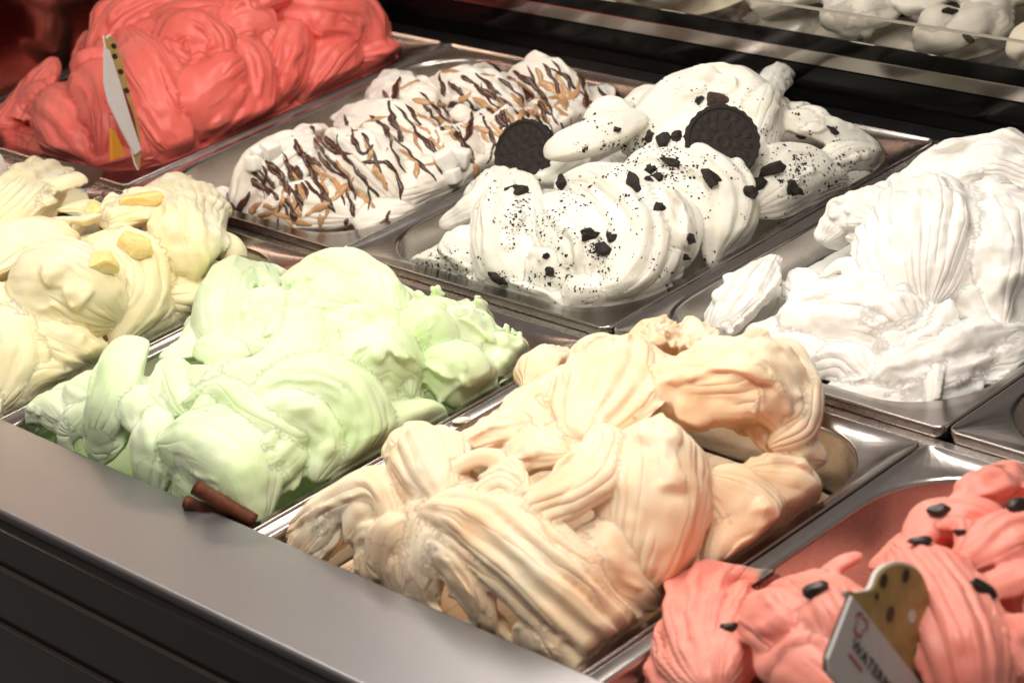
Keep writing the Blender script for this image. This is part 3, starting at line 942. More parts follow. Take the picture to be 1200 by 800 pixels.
# ------------------------------------------------------------------ upper tier behind the riser
TZ, TV = 0.0360, 0.3572
make_pan('tier_a', 0, TV, 'raised steel pan of beige gelato behind the drizzled one', TZ)
make_pan('tier_b', .25, TV, 'raised steel pan of cookie gelato behind the cookies and cream one', TZ)
make_pan('tier_c', .5, TV, 'raised steel pan of pale gelato behind the white one', TZ)
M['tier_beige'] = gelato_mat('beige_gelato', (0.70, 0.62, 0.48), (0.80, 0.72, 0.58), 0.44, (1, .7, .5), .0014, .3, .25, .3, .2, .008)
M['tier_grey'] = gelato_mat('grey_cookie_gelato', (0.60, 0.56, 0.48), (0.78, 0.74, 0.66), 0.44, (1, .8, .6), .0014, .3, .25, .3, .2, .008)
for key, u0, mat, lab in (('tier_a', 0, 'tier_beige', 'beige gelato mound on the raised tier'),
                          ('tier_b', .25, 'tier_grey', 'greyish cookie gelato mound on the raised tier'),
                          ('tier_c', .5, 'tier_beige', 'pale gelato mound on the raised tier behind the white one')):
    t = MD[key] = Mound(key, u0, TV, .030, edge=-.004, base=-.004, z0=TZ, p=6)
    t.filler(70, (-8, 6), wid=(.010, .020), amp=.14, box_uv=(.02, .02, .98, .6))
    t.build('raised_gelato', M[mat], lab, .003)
M['glass'], nt_, b_ = new_mat('guard_glass')
b_.inputs['Transmission Weight'].default_value = 1.0
b_.inputs['Roughness'].default_value = 0.02
b_.inputs['Base Color'].default_value = (0.92, 0.90, 0.86, 1)
b_.inputs['IOR'].default_value = 1.45
M['card_edge_trim'] = plain_mat('frosted_glass_edge', (0.55, 0.50, 0.42), 0.3, 0.3)
cbox('guard_glass', (U0, 0.3528, 0.0496), (U1, 0.3552, 0.0690), M['glass'])
cbox('guard_trim', (U0, 0.3527, 0.0691), (U1, 0.3553, 0.0703), M['card_edge_trim'])
cbox('tier_floor', (U0, 0.3562, -0.07), (U1, 0.80, -0.06), M['dark_tray'])
cbox('rear_wall', (U0, 0.735, -0.06), (U1, 0.745, 0.45), M['black_gloss'])

# ------------------------------------------------------------------ toppings
M['cookie'] = plain_mat('black_cookie', (0.019, 0.013, 0.010), 0.62, 0, .35, .35, 260, .5)
M['cookie_brown'] = plain_mat('cocoa_chunk', (0.045, 0.026, 0.018), 0.7, 0, .3, .5, 300, .6)
M['crumb'] = plain_mat('cookie_crumb', (0.032, 0.022, 0.017), 0.8, 0, .2, .6, 900)
M['cookie_cream'] = plain_mat('cookie_cream', (0.75, 0.70, 0.62), 0.5, 0, .3, .1, 200)
M['seed'] = plain_mat('dark_chocolate_seed', (0.022, 0.012, 0.009), 0.33, 0, .5, .3, 200)
M['choc'] = plain_mat('chocolate_sauce', (0.075, 0.027, 0.015), 0.22, 0, .5, .3, 120)
M['cara'] = plain_mat('caramel_sauce', (0.52, 0.29, 0.14), 0.25, 0, .5, .25, 90)
M['cinnamon'] = plain_mat('cinnamon_bark', (0.125, 0.036, 0.012), 0.55, 0, .3, .4, 220, .5)
M['pine'] = gelato_mat('pineapple_flesh', (0.90, 0.70, 0.28), (0.93, 0.80, 0.42), 0.25, (1, .8, .3), .003, .5, 0, 0, .8)
M['mallow'] = gelato_mat('marshmallow', (0.88, 0.84, 0.79), (0.92, 0.89, 0.84), 0.55, (1, .8, .6), .002, .2, 0, 0, .4)
VIEW = -Vector(ray(600, 400)).normalized()
IMG_X, IMG_Y = Vector(RN[:, 0]), Vector(RN[:, 1])

def frame_matrix(loc, z, x=None):
    z = Vector(z).normalized()
    x = Vector(x) if x is not None else Vector((R_.uniform(-1, 1), R_.uniform(-1, 1), R_.uniform(-1, 1)))
    x = (x - z * x.dot(z)).normalized()
    y_ = z.cross(x)
    return Matrix((x, y_, z)).transposed().to_4x4() if False else Matrix.Translation(loc) @ Matrix((x, y_, z)).transposed().to_4x4()

def wafer_mesh(name, rad, h, face):
    """A cookie wafer: notched rim, raised border and embossed rings and dashes on its outer face."""
    bm = bmesh.new()
    n = 96
    prof = [(0, 0), (rad * .98, 0), (rad, h * .3), (rad, h * .75), (rad * .97, h), (rad * .90, h), (rad * .87, h * .78)]
    rings = []
    for rr, z in prof[1:]:
        ring = []
        for i in range(n):
            a = 2 * math.pi * i / n
            k = 1 + (.012 if (i // 2) % 2 else -.012) * (1 if rr > rad * .95 else 0)
            ring.append(bm.verts.new((rr * k * math.cos(a), rr * k * math.sin(a), z)))
        rings.append(ring)
    rs = [.8, .74, .66, .56, .46, .36, .26, .16, .08]
    for q_, f in enumerate(rs):
        ring = []
        for i in range(n):
            a = 2 * math.pi * i / n
            e = 0
            if q_ in (1, 2):
                e = .12 if (i // 3) % 2 else -.02
            elif q_ in (4, 5):
                e = .14 if (i // 6) % 2 else 0
            elif q_ == 7:
                e = .12
            ring.append(bm.verts.new((rad * f * math.cos(a), rad * f * math.sin(a), h * (.78 + e))))
        rings.append(ring)
    for a_, b_2 in zip(rings, rings[1:]):
        for i in range(n):
            bm.faces.new((a_[i], a_[(i + 1) % n], b_2[(i + 1) % n], b_2[i]))
    bm.faces.new(rings[-1])
    bm.faces.new(list(reversed(rings[0])))
    return bm

def cookie(px, py, nrm, label, off=0.0, rad=.0235, mound='oreo'):
    loc, _ = MD[mound].hit(px, py)
    loc = loc + Vector(nrm).normalized() * off
    root = empty('sandwich_cookie')
    tag(root, label, 'cookie', 'sandwich cookies on the white gelato')
    root.matrix_world = frame_matrix(loc, nrm, IMG_X)
    up = bm_obj('wafer', wafer_mesh('wafer', rad, .0038, 1), M['cookie'], root)
    up.location = (0, 0, .0012)
    lo = bm_obj('wafer', wafer_mesh('wafer', rad, .0038, -1), M['cookie'], root)
    lo.location = (0, 0, -.0012)
    lo.rotation_euler = (math.pi, 0, 0)
    v, f = rings_mesh([rrect(rad * 1.88, rad * 1.88, rad * .93, z, 12) for z in (-.0011, .0011)], True)
    f.append(tuple(reversed(range(52))))
    mesh_obj('cream_filling', v, f, M['cookie_cream'], root)
    return root

cookie(622, 182, VIEW * .8 - IMG_X * .55 + IMG_Y * .12, 'round black sandwich cookie beside the smooth tongue of gelato', .006, .0232)
cookie(842, 172, VIEW * .9 + IMG_X * .10 + IMG_Y * .14, 'round black sandwich cookie leaning against the high rear of the white mound', .010, .0245)

def lump_mesh(sx, sy, sz, seed, cuts=2, rough=.22):
    rg = random.Random(seed)
    bm = bmesh.new()
    bmesh.ops.create_icosphere(bm, subdivisions=cuts, radius=1)
    planes = [(Vector((rg.gauss(0, 1), rg.gauss(0, 1), rg.gauss(0, 1))).normalized(), rg.uniform(.5, .8)) for _ in range(7)]
    for v in bm.verts:
        for nn, d in planes:
            e = v.co.dot(nn) - d
            if e > 0:
                v.co -= nn * e
        v.co *= 1 + rg.uniform(-rough, rough) * .4
        v.co = Vector((v.co.x * sx, v.co.y * sy, v.co.z * sz))
    return bm

def place_lump(name, mound, px, py, wpx, hpx, ang, mat, label, cat, group, seed, sink=.25, rough=.22, cuts=2, thick=.6):
    loc, nn = MD[mound].hit(px, py)
    if loc is None:
        return None
    k = (loc - Vector(CAM_LOC)).length / FPX
    a, b = wpx * k, hpx * k
    t = min(a, b) * thick + max(a, b) * .12
    x = IMG_X * math.cos(math.radians(ang)) + IMG_Y * math.sin(math.radians(ang))
    z = (nn + VIEW * .8).normalized()
    ob = bm_obj(name, lump_mesh(a, b, t, seed, cuts, rough), mat)
    ob.matrix_world = frame_matrix(loc + z * t * (1 - 2 * sink) * .6, z, x)
    tag(ob, label, cat, group)
    return ob

CH = [(500, 278, 26, 8, -22), (607, 222, 17, 9, 12), (660, 215, 8, 10, 0), (742, 216, 11, 17, 25), (833, 210, 15, 10, -35), (773, 243, 10, 7, -10),
      (690, 277, 14, 6, 5), (706, 291, 14, 8, -20), (716, 278, 7, 7, 30), (690, 272, 9, 5, 0), (762, 162, 8, 9, 0), (778, 166, 10, 10, 20),
      (793, 160, 9, 8, 0), (788, 190, 14, 5, -12), (770, 208, 10, 7, 20), (763, 200, 7, 8, 0), (905, 200, 18, 9, 18), (888, 214, 12, 9, 0), (878, 226, 9, 8, 0),
      (928, 220, 14, 9, -40), (952, 170, 10, 9, 40), (808, 281, 8, 7, 0), (803, 301, 8, 4, -10), (585, 326, 16, 6, -18), (645, 318, 8, 6, 0),
      (640, 300, 5, 4, 0), (820, 118, 6, 5, 20), (760, 210, 5, 4, 0), (618, 200, 12, 8, 0), (640, 196, 9, 6, 0), (722, 152, 6, 4, 0), (975, 152, 9, 4, -30), (940, 160, 8, 4, 0)]
CH_LABELS = [
    "long black cookie chunk lying by the steel wall at the mound's low corner",
    'oval black cookie chunk just below the round cookie beside the tongue of gelato',
    'small black cookie chunk standing under the tip of the smooth tongue',
    'upright black cookie chunk between the two swirled domes',
    'black cookie chunk just below the leaning round cookie',
    'small oval black cookie chunk low on the dome under the leaning cookie',
    'flat black cookie chunk on top of the pile on the front swirl',
    'widest black cookie chunk in the pile on the front swirl',
    "small black cookie chunk at the right side of the front swirl's pile",
    "thin black cookie chunk tucked behind the front swirl's pile",
    "black cookie chunk at the tongue's rear end",
    'largest black cookie chunk in the cluster behind the tongue',
    'black cookie chunk in the cluster touching the leaning round cookie',
    'thin black cookie chunk across the dome below the leaning cookie',
    'jagged black cookie chunk beside the upright chunk',
    'small jagged black cookie chunk above the upright chunk',
    'large black cookie chunk in the dark hollow beside the speckled fan',
    'black cookie chunk at the mouth of the dark hollow',
    'small black cookie chunk at the foot of the dark hollow',
    'slanted black cookie chunk on the speckled fan',
    'black cookie chunk where the rear curl meets the speckled fan',
    'small black cookie chunk near the steel rim below the dome',
    'thin black cookie chunk nearest the steel rim below the dome',
    'flat black cookie chunk at the foot of the plain rounded fold',
    'small black cookie chunk between the rounded fold and the front swirl',
    'tiny black cookie chunk on the flank of the front swirl',
    'tiny black cookie chunk touching the large brown chunk',
    'tiny black cookie chunk between the swirled domes',
    "black cookie chunk right against the round cookie's lower edge",
    'small black cookie chunk under the smooth tongue',
    'tiny black cookie chunk on the small upper lip',
    'thin black cookie chunk in the fold of the rear curl',
    'thin black cookie chunk beside the rear peak']
for i, (px, py, a, b, an) in enumerate(CH):
    place_lump('cookie_chunk', 'oreo', px, py, a, b, an, M['cookie'], CH_LABELS[i], 'cookie chunk', 'cookie chunks on the white gelato', 100 + i, .3, .8)
place_lump('cookie_chunk', 'oreo', 841, 118, 20, 11, -12, M['cookie_brown'], 'large brown cookie chunk above the leaning round cookie', 'cookie chunk', 'cookie chunks on the white gelato', 77, .15)

# crumbs
rgc = random.Random(5)
spots = []
for cx_, cy_, sx_, sy_, n_ in ((600, 255, 24, 40, 330), (660, 230, 25, 20, 120), (700, 285, 36, 28, 330), (740, 200, 40, 20, 260), (800, 200, 45, 28, 260), (690, 180, 40, 12, 110),
                               (700, 150, 22, 6, 60), (830, 130, 50, 25, 160), (890, 150, 30, 30, 130), (925, 205, 45, 25, 420), (960, 160, 35, 16, 130), (800, 290, 35, 35, 170),
                               (520, 310, 40, 18, 260), (600, 320, 40, 12, 160), (720, 330, 40, 12, 110), (640, 300, 40, 30, 120), (990, 200, 25, 14, 120), (720, 250, 90, 60, 420), (700, 288, 14, 9, 160), (598, 240, 12, 12, 140), (765, 168, 14, 8, 120), (905, 208, 18, 10, 220), (785, 195, 14, 9, 150), (495, 312, 18, 10, 200), (925, 190, 16, 8, 140), (590, 328, 22, 6, 160), (700, 172, 20, 3, 110), (640, 262, 16, 26, 160), (690, 215, 30, 8, 140), (770, 190, 30, 14, 160), (940, 205, 30, 16, 200), (505, 318, 26, 8, 180)):
    spots += [(rgc.gauss(cx_, sx_), rgc.gauss(cy_, sy_)) for _ in range(int(n_ * 1.9))]
cv_, cf_ = [], []
for px, py in spots:
    loc, nn = MD['oreo'].hit(px, py)
    if loc is None or value_noise(np.array([[px, py, 0.]]), 1 / 17., 3)[0] + rgc.gauss(0, .25) < -.05:
        continue
    s_ = .00014 + .0011 * rgc.random() ** 4.5
    t1 = nn.orthogonal().normalized()
    t2 = nn.cross(t1)
    b0 = len(cv_)
    for q_ in ((t1, 1), (t2, 1), (-t1, 1), (-t2, 1), (nn, .7), (-nn, .7)):
        cv_.append(loc + (q_[0] * q_[1] + t1 * rgc.uniform(-.3, .3) + t2 * rgc.uniform(-.3, .3)) * s_ * rgc.uniform(.5, 1.7) - nn * s_ * .15)
    cf_ += [(b0 + i, b0 + (i + 1) % 4, b0 + 4) for i in range(4)] + [(b0 + (i + 1) % 4, b0 + i, b0 + 5) for i in range(4)]
tag(mesh_obj('cookie_crumbs', cv_, cf_, M['crumb'], smooth=False), 'fine black cookie crumbs scattered over the white gelato', 'crumbs', kind='stuff')

# sauce drizzles: parts of the drizzled mound
def drizzle(name, mound, pts, wpx, mat, flat=.55, seed=0):
    rg = random.Random(seed)
    segs = []
    def ext(p, q_, d):
        l_ = math.hypot(p[0] - q_[0], p[1] - q_[1])
        return (p[0] + (p[0] - q_[0]) / l_ * d, p[1] + (p[1] - q_[1]) / l_ * d)
    pts = [ext(pts[0], pts[1], 7)] + list(pts) + [ext(pts[-1], pts[-2], 7)]
    for (x0, y0), (x1, y1) in zip(pts, pts[1:]):
        n_ = max(2, int(math.hypot(x1 - x0, y1 - y0) / 2.5))
        segs += [(x0 + (x1 - x0) * i / n_, y0 + (y1 - y0) * i / n_) for i in range(n_)]
    segs.append(pts[-1])
    runs, cur = [], []
    for i, (px, py) in enumerate(segs):
        px += 1.6 * math.sin(i * .8 + seed)
        loc, nn = MD[mound].hit(px, py)
        if loc is None or (cur and (loc - cur[-1][0]).length > .024):
            if len(cur) > 2:
                runs.append(cur)
            cur = []
        if loc is not None:
            cur.append((loc, nn))
    if len(cur) > 2:
        runs.append(cur)
    K = 10
    par = MD[mound].obj
    inv = Matrix.Translation(-par.location)
    for run in runs:
        V, F = [], []
        P = [p for p, _ in run]
        N = [n_ for _, n_ in run]
        for _ in range(2):
            P = [P[0]] + [(P[i - 1] + P[i] * 2 + P[i + 1]) / 4 for i in range(1, len(P) - 1)] + [P[-1]]
            N = [N[0]] + [(N[i - 1] + N[i] + N[i + 1]).normalized() for i in range(1, len(N) - 1)] + [N[-1]]
        b0 = len(V)
        L_ = len(P)
        for i in range(L_):
            T = (P[min(i + 1, L_ - 1)] - P[max(i - 1, 0)]).normalized()
            nn = (N[i] - T * N[i].dot(T)).normalized()
            bb = T.cross(nn)
            k_ = (P[i] - Vector(CAM_LOC)).length / FPX
            e = math.sqrt(max(.02, 1 - (2 * i / (L_ - 1) - 1) ** 6))
            w_ = wpx * k_ * e * (1 + .3 * math.sin(i * .55 + seed * 3.1) + .2 * rg.uniform(-1, 1))
            for q_ in range(K):
                a_ = 2 * math.pi * q_ / K
                V.append(P[i] + bb * w_ * math.cos(a_) + nn * (w_ * flat * math.sin(a_) + w_ * .1))
        for i in range(L_ - 1):
            for q_ in range(K):
                j = (q_ + 1) % K
                F.append((b0 + i * K + q_, b0 + i * K + j, b0 + (i + 1) * K + j, b0 + (i + 1) * K + q_))
        F.append(tuple(b0 + q_ for q_ in reversed(range(K))))
        F.append(tuple(b0 + (L_ - 1) * K + q_ for q_ in range(K)))
        mesh_obj(name, [inv @ v for v in V], F, mat, par)

CARA = [([(350, 172), (375, 205), (385, 235)], 4), ([(362, 250), (388, 236), (412, 212)], 7), ([(296, 246), (306, 240), (318, 243)], 7), ([(330, 252), (358, 262)], 7),
        ([(412, 156), (430, 142), (448, 138)], 4), ([(468, 104), (490, 95), (480, 78)], 5), ([(490, 118), (530, 126), (548, 112)], 6), ([(575, 108), (590, 125), (600, 142)], 6),
        ([(560, 150), (590, 160), (604, 178)], 6), ([(553, 186), (560, 208)], 7), ([(638, 98), (655, 110), (662, 124)], 8), ([(655, 92), (668, 112)], 5), ([(600, 95), (622, 108)], 6),
        ([(375, 258), (378, 274)], 7), ([(440, 198), (452, 218)], 6), ([(508, 165), (526, 188)], 5), ([(458, 70), (470, 82), (466, 100)], 4), ([(520, 140), (545, 150)], 5),
        ([(560, 118), (580, 130)], 6), ([(620, 128), (640, 140)], 5), ([(420, 225), (436, 240)], 5), ([(330, 215), (338, 232)], 4), ([(505, 82), (530, 84)], 6), ([(345, 205), (356, 228)], 4), ([(610, 118), (628, 116), (640, 125)], 6), ([(570, 88), (590, 90)], 5)]
for i, (p_, w_) in enumerate(CARA):
    drizzle('caramel_drizzle', 'caramel', p_, w_ * .56, M['cara'], .3, i)
rgd = random.Random(8)
for i in range(30):
    x0, y0 = rgd.uniform(290, 690), 0
    y0 = 235 - (x0 - 290) * .34 + rgd.uniform(-35, 35)
    a_ = math.radians(rgd.choice((60, 75, 110, 40, 20)) + rgd.uniform(-15, 15))
    l_ = rgd.uniform(12, 26)
    drizzle('caramel_drizzle', 'caramel', [(x0, y0), (x0 + l_ * math.cos(a_), y0 + l_ * math.sin(a_)), (x0 + 2 * l_ * math.cos(a_ + .5), y0 + 1.6 * l_ * math.sin(a_ + .5))], rgd.uniform(1.6, 3.4), M['cara'], .3, 200 + i)
for i in range(16):
    x0 = 285 + i * 26 + rgd.uniform(-8, 8)
    y0 = 205 - (x0 - 290) * .33 + rgd.uniform(-25, -5)
    P_ = [(x0, y0)]
    for j in range(5):
        P_.append((P_[-1][0] + rgd.uniform(2, 14), P_[-1][1] + rgd.uniform(8, 17)))
    drizzle('chocolate_drizzle', 'caramel', P_, rgd.uniform(1.6, 2.4), M['choc'], .6, 400 + i)
for i in range(10):
    x0 = rgd.uniform(290, 690)
    y0 = 225 - (x0 - 290) * .34 + rgd.uniform(-32, 32)
    a_ = math.radians(60 + rgd.uniform(-25, 25))
    l_ = rgd.uniform(10, 20)
    drizzle('chocolate_drizzle', 'caramel', [(x0, y0), (x0 + l_ * math.cos(a_), y0 + l_ * math.sin(a_)), (x0 + 2 * l_ * math.cos(a_ + .3), y0 + 2 * l_ * math.sin(a_ + .3))], rgd.uniform(1.3, 2.0), M['choc'], .6, 300 + i)
CHOC = [[(345, 165), (352, 180), (362, 195), (372, 215), (385, 235)], [(365, 150), (375, 165), (390, 178), (405, 180)], [(405, 140), (412, 152), (415, 165)], [(320, 195), (330, 205), (338, 225)],
        [(335, 190), (345, 215), (352, 235)], [(350, 200), (358, 225)], [(290, 230), (280, 247)], [(430, 190), (455, 190), (468, 210), (470, 228)], [(465, 165), (480, 180), (508, 208)],
        [(460, 140), (470, 160)], [(495, 160), (510, 175), (515, 198)], [(452, 112), (460, 135)], [(475, 70), (468, 90), (462, 112)], [(500, 72), (515, 78)], [(515, 85), (520, 112)],
        [(545, 92), (560, 103), (578, 115)], [(562, 90), (582, 108)], [(590, 96), (610, 113), (616, 132)], [(600, 83), (626, 100), (642, 122)], [(640, 80), (650, 95), (655, 108)],
        [(650, 83), (665, 90), (668, 102)], [(675, 82), (685, 105), (688, 130), (690, 148)], [(625, 113), (642, 132)], [(590, 118), (605, 130), (616, 147)], [(552, 133), (552, 150), (545, 163)],
        [(500, 128), (520, 152)], [(658, 148), (672, 168)], [(298, 213), (312, 224)], [(408, 228), (414, 248)], [(406, 262), (402, 272)], [(338, 238), (346, 254)], [(415, 165), (425, 182), (434, 174)],
        [(372, 178), (384, 196), (400, 206)], [(380, 160), (392, 172)], [(440, 140), (452, 150)], [(530, 100), (545, 115)], [(575, 130), (590, 145)], [(480, 128), (492, 146)], [(310, 200), (318, 216)], [(355, 182), (372, 192)],
        [(268, 232), (276, 248)], [(445, 268), (455, 252)], [(536, 160), (548, 176)], [(630, 140), (640, 156)]]
for i, p_ in enumerate(CHOC):
    drizzle('chocolate_drizzle', 'caramel', p_, 2.5 if i % 3 else 3.6, M['choc'], .6, 50 + i)

# marshmallow cubes
def mallow(px, py, s_px, mound, label, seed, lift=.4):
    loc, nn = MD[mound].hit(px, py)
    if loc is None:
        return
    k_ = (loc - Vector(CAM_LOC)).length / FPX
    s_ = s_px * k_
    bm = bmesh.new()
    bmesh.ops.create_cube(bm, size=2 * s_)
    bmesh.ops.bevel(bm, geom=bm.edges[:], offset=s_ * .35, segments=3, affect='EDGES', profile=.5)
    rg = random.Random(seed)
    for v in bm.verts:
        v.co *= 1 + rg.uniform(-.03, .03)
    ob = bm_obj('marshmallow', bm, M['mallow'], smooth=True)
    ob.matrix_world = frame_matrix(loc + nn * s_ * lift, Vector((0, 0, 1)) + Vector((rg.uniform(-.3, .3), rg.uniform(-.3, .3), 0)), Vector((rg.uniform(-1, 1), 1, 0)))
    tag(ob, label, 'marshmallow', 'marshmallow cubes on the drizzled gelato')
ML = ['marshmallow cube standing alone by the pan wall next to the coral gelato', 'highest marshmallow cube of the cluster at the low end of the drizzled mound', 'marshmallow cube in front of the cluster at the low end of the drizzled mound',
      'marshmallow cube in the middle of the cluster at the low end of the drizzled mound', 'largest marshmallow cube of the group beside the round cookie', 'marshmallow cube of the group nearest the round cookie',
      'marshmallow cube lowest in the group beside the round cookie', 'marshmallow cube at the far end of the drizzled pan', 'marshmallow cube half buried behind the lone one by the pan wall',
      'marshmallow cube lowest on the mound at the pan corner', 'marshmallow cube on the saddle of the drizzled mound', 'small marshmallow cube wedged by the rim below the round cookie', 'small marshmallow cube high on the rear of the drizzled mound']
for i, (px, py, s_) in enumerate(((383, 134, 10), (318, 178, 10), (298, 192, 9), (305, 182, 8), (520, 192, 12), (538, 186, 11), (528, 208, 9), (555, 74, 11))):
    mallow(px, py, s_, 'caramel', ML[i], i)

# pineapple pieces
for i, (px, py, a, b, an) in enumerate(((118, 310, 25, 17, 5), (160, 286, 25, 18, -15), (166, 234, 27, 13, 5), (110, 246, 13, 12, 35))):
    place_lump('pineapple_piece', 'yellow', px, py, a, b, an, M['pine'], ['largest yellow pineapple piece on top of the big smooth shell', 'yellow pineapple piece between the big shell and the ragged column', 'long flat pineapple piece at the top of the ragged column', 'small pineapple piece beside the ridged peak'][i], 'pineapple', 'pineapple pieces on the yellow gelato', 300 + i, .3, .08, 3, .5)

# seeds on the watermelon gelato
SEED_LABELS = ['round dark seed on the edge of the fan shell next to the steel rim', 'dark seed in the middle of the fan shell', 'tiny dark seed fragment in the middle of the fan shell',
               'oval dark seed on the low fold just beside the white label panel', 'oval dark seed right behind the corner of the white label panel', 'long dark seed at the root of the ribbed fold behind the fruit print',
               'dark seed below the ragged rear crest by the steel wall', 'small dark seed half buried below the ragged rear crest', 'large pointed dark seed on the ribbed fold behind the fruit print', 'dark seed on top of the ragged rear crest']
for i, (px, py, a, b, an) in enumerate(((764, 728, 9, 7, 15), (857, 737, 8, 7, 60), (848, 734, 6, 3, 0), (957, 692, 13, 9, 12), (1011, 680, 12, 8, 10), (1077, 636, 14, 7, -4), (1100, 597, 12, 7, 0),
                                        (1124, 624, 7, 4, 0), (1146, 690, 19, 8, -35), (1193, 594, 11, 8, 20))):
    place_lump('chocolate_seed', 'watermelon', px, py, a * 1.3, b * 1.3, an, M['seed'], SEED_LABELS[i], 'seed', 'seeds on the watermelon gelato', 400 + i, .2, .05, 3, .6)

# cinnamon sticks
def cinnamon(p0, p1, rad, label):
    p0, p1 = Vector(p0), Vector(p1)
    L_ = (p1 - p0).length
    prof = []
    th_ = np.linspace(0, 3.6 * math.pi, 60)
    for s_ in th_:
        rr = rad * (.25 + .75 * s_ / th_[-1])
        prof.append((rr * math.cos(s_), rr * math.sin(s_)))
    inner = [(x * (1 - .13 / max(.25, math.hypot(x, y_) / rad)), y_ * (1 - .13 / max(.25, math.hypot(x, y_) / rad))) for x, y_ in prof]
    loop = prof + inner[::-1]
    V, F = [], []
    n_ = len(loop)
    Z = 14
    for i in range(Z):
        z = L_ * i / (Z - 1)
        k_ = 1 + .05 * math.sin(i * 1.3)
        for x, y_ in loop:
            V.append((x * k_, y_ * k_, z))
    for i in range(Z - 1):
        for q_ in range(n_):
            j = (q_ + 1) % n_
            F.append((i * n_ + q_, i * n_ + j, (i + 1) * n_ + j, (i + 1) * n_ + q_))
    m_ = len(prof)
    for base in (0, (Z - 1) * n_):
        for q_ in range(m_ - 1):
            F.append((base + q_, base + q_ + 1, base + n_ - 2 - q_, base + n_ - 1 - q_))
    ob = mesh_obj('cinnamon_stick', V, F, M['cinnamon'])
    ob.matrix_world = frame_matrix(p0, p1 - p0, IMG_Y)
    tag(ob, label, 'cinnamon stick', 'cinnamon sticks in the green gelato')
def on(mound, px, py, out_=.006):
    return MD[mound].hit(px, py)[0] + VIEW * out_ + Vector((0, 0, .002))
cinnamon(on('green', 234, 570, .018), on('green', 301, 613, .004), .0056, 'curled cinnamon stick lying on the green gelato, the upper of two')
cinnamon(on('green', 223, 588, .018), on('green', 270, 608, .004), .0048, 'curled cinnamon stick half hidden by the steel ledge, the lower of two')

# chunks on the raised cookie gelato
for i, (px, py, a, b, an) in enumerate(((1057, 18, 15, 11, 0), (1112, 14, 16, 5, 15), (1010, 44, 6, 4, 0), (1135, 44, 9, 5, -30))):
    place_lump('cookie_chunk', 'tier_b', px, py, a, b, an, M['cookie'], ['large dark cookie chunk rising above the glass strip of the raised tier', 'thin dark cookie chunk above the glass strip on the raised gelato', 'small dark cookie chunk seen through the glass strip', 'slanted dark cookie chunk by the raised pan divider'][i], 'cookie chunk', 'cookie chunks on the raised tier', 500 + i, .2)

# ------------------------------------------------------------------ flavour signs
M['card_white'] = plain_mat('card_white', (0.58, 0.55, 0.54), 0.42, 0, .4, .03)
M['card_edge'] = plain_mat('card_edge', (0.80, 0.77, 0.70), 0.5, 0, .3, .03)
M['card_dark'] = plain_mat('card_dark_edge', (0.03, 0.022, 0.018), 0.5)
M['print_tan'] = plain_mat('fruit_print_tan', (0.36, 0.25, 0.085), 0.4, 0, .4, .18, 120)
M['print_red'] = plain_mat('fruit_print_red', (0.16, 0.022, 0.018), 0.4, 0, .4, .3, 120)
M['print_seed'] = plain_mat('fruit_print_seed', (0.022, 0.014, 0.010), 0.4)
M['ink'] = plain_mat('ink_dark', (0.035, 0.030, 0.035), 0.5)
M['ink_red'] = plain_mat('ink_red', (0.42, 0.045, 0.06), 0.5)
M['stick'] = plain_mat('amber_stick', (0.55, 0.22, 0.02), 0.25, 0, .5)

class Card:
    """A flat sign in its own plane: outlines are cut from a sheet of real thickness."""
    def __init__(self, origin, e1, e2, root):
        self.o, self.e1 = Vector(origin), Vector(e1).normalized()
        self.n = self.e1.cross(Vector(e2)).normalized()
        self.e2 = self.n.cross(self.e1).normalized()
        if self.n.dot(Vector(CAM_LOC) - self.o) < 0:
            self.n = -self.n
        self.root = root

    def loc(self, px, py):
        d = Vector(ray(px, py))
        t = (self.o - Vector(CAM_LOC)).dot(self.n) / d.dot(self.n)
        p = Vector(CAM_LOC) + d * t - self.o
        return (p.dot(self.e1), p.dot(self.e2))

    def sheet(self, name, pts2, z0, z1, mat, parent):
        w3 = lambda p, z: self.o + self.e1 * p[0] + self.e2 * p[1] + self.n * z
        base = self.root.location
        V = [w3(p, z0) - base for p in pts2] + [w3(p, z1) - base for p in pts2]
        n_ = len(pts2)
        F = [tuple(range(n_)), tuple(n_ + i for i in range(n_))] + [(i, (i + 1) % n_, n_ + (i + 1) % n_, n_ + i) for i in range(n_)]
        bm = bmesh.new()
        vv = [bm.verts.new(v) for v in V]
        for f in F:
            bm.faces.new([vv[i] for i in f])
        bmesh.ops.recalc_face_normals(bm, faces=bm.faces[:])
        ob = bm_obj(name, bm, mat)
        ob.parent = parent
        return ob

def smooth_loop(pts, k=6):
    out, n_ = [], len(pts)
    for i in range(n_):
        p0, p1, p2, p3 = (Vector(pts[(i + j - 1) % n_]) for j in range(4))
        for q_ in range(k):
            t = q_ / k
            out.append(tuple(.5 * (2 * p1 + (p2 - p0) * t + (2 * p0 - 5 * p1 + 4 * p2 - p3) * t * t + (3 * p1 - p0 - 3 * p2 + p3) * t ** 3)))
    return out

def grow(pts, d):
    c_ = Vector((sum(p[0] for p in pts) / len(pts), sum(p[1] for p in pts) / len(pts)))
    return [tuple(Vector(p) + (Vector(p) - c_).normalized() * d) for p in pts]

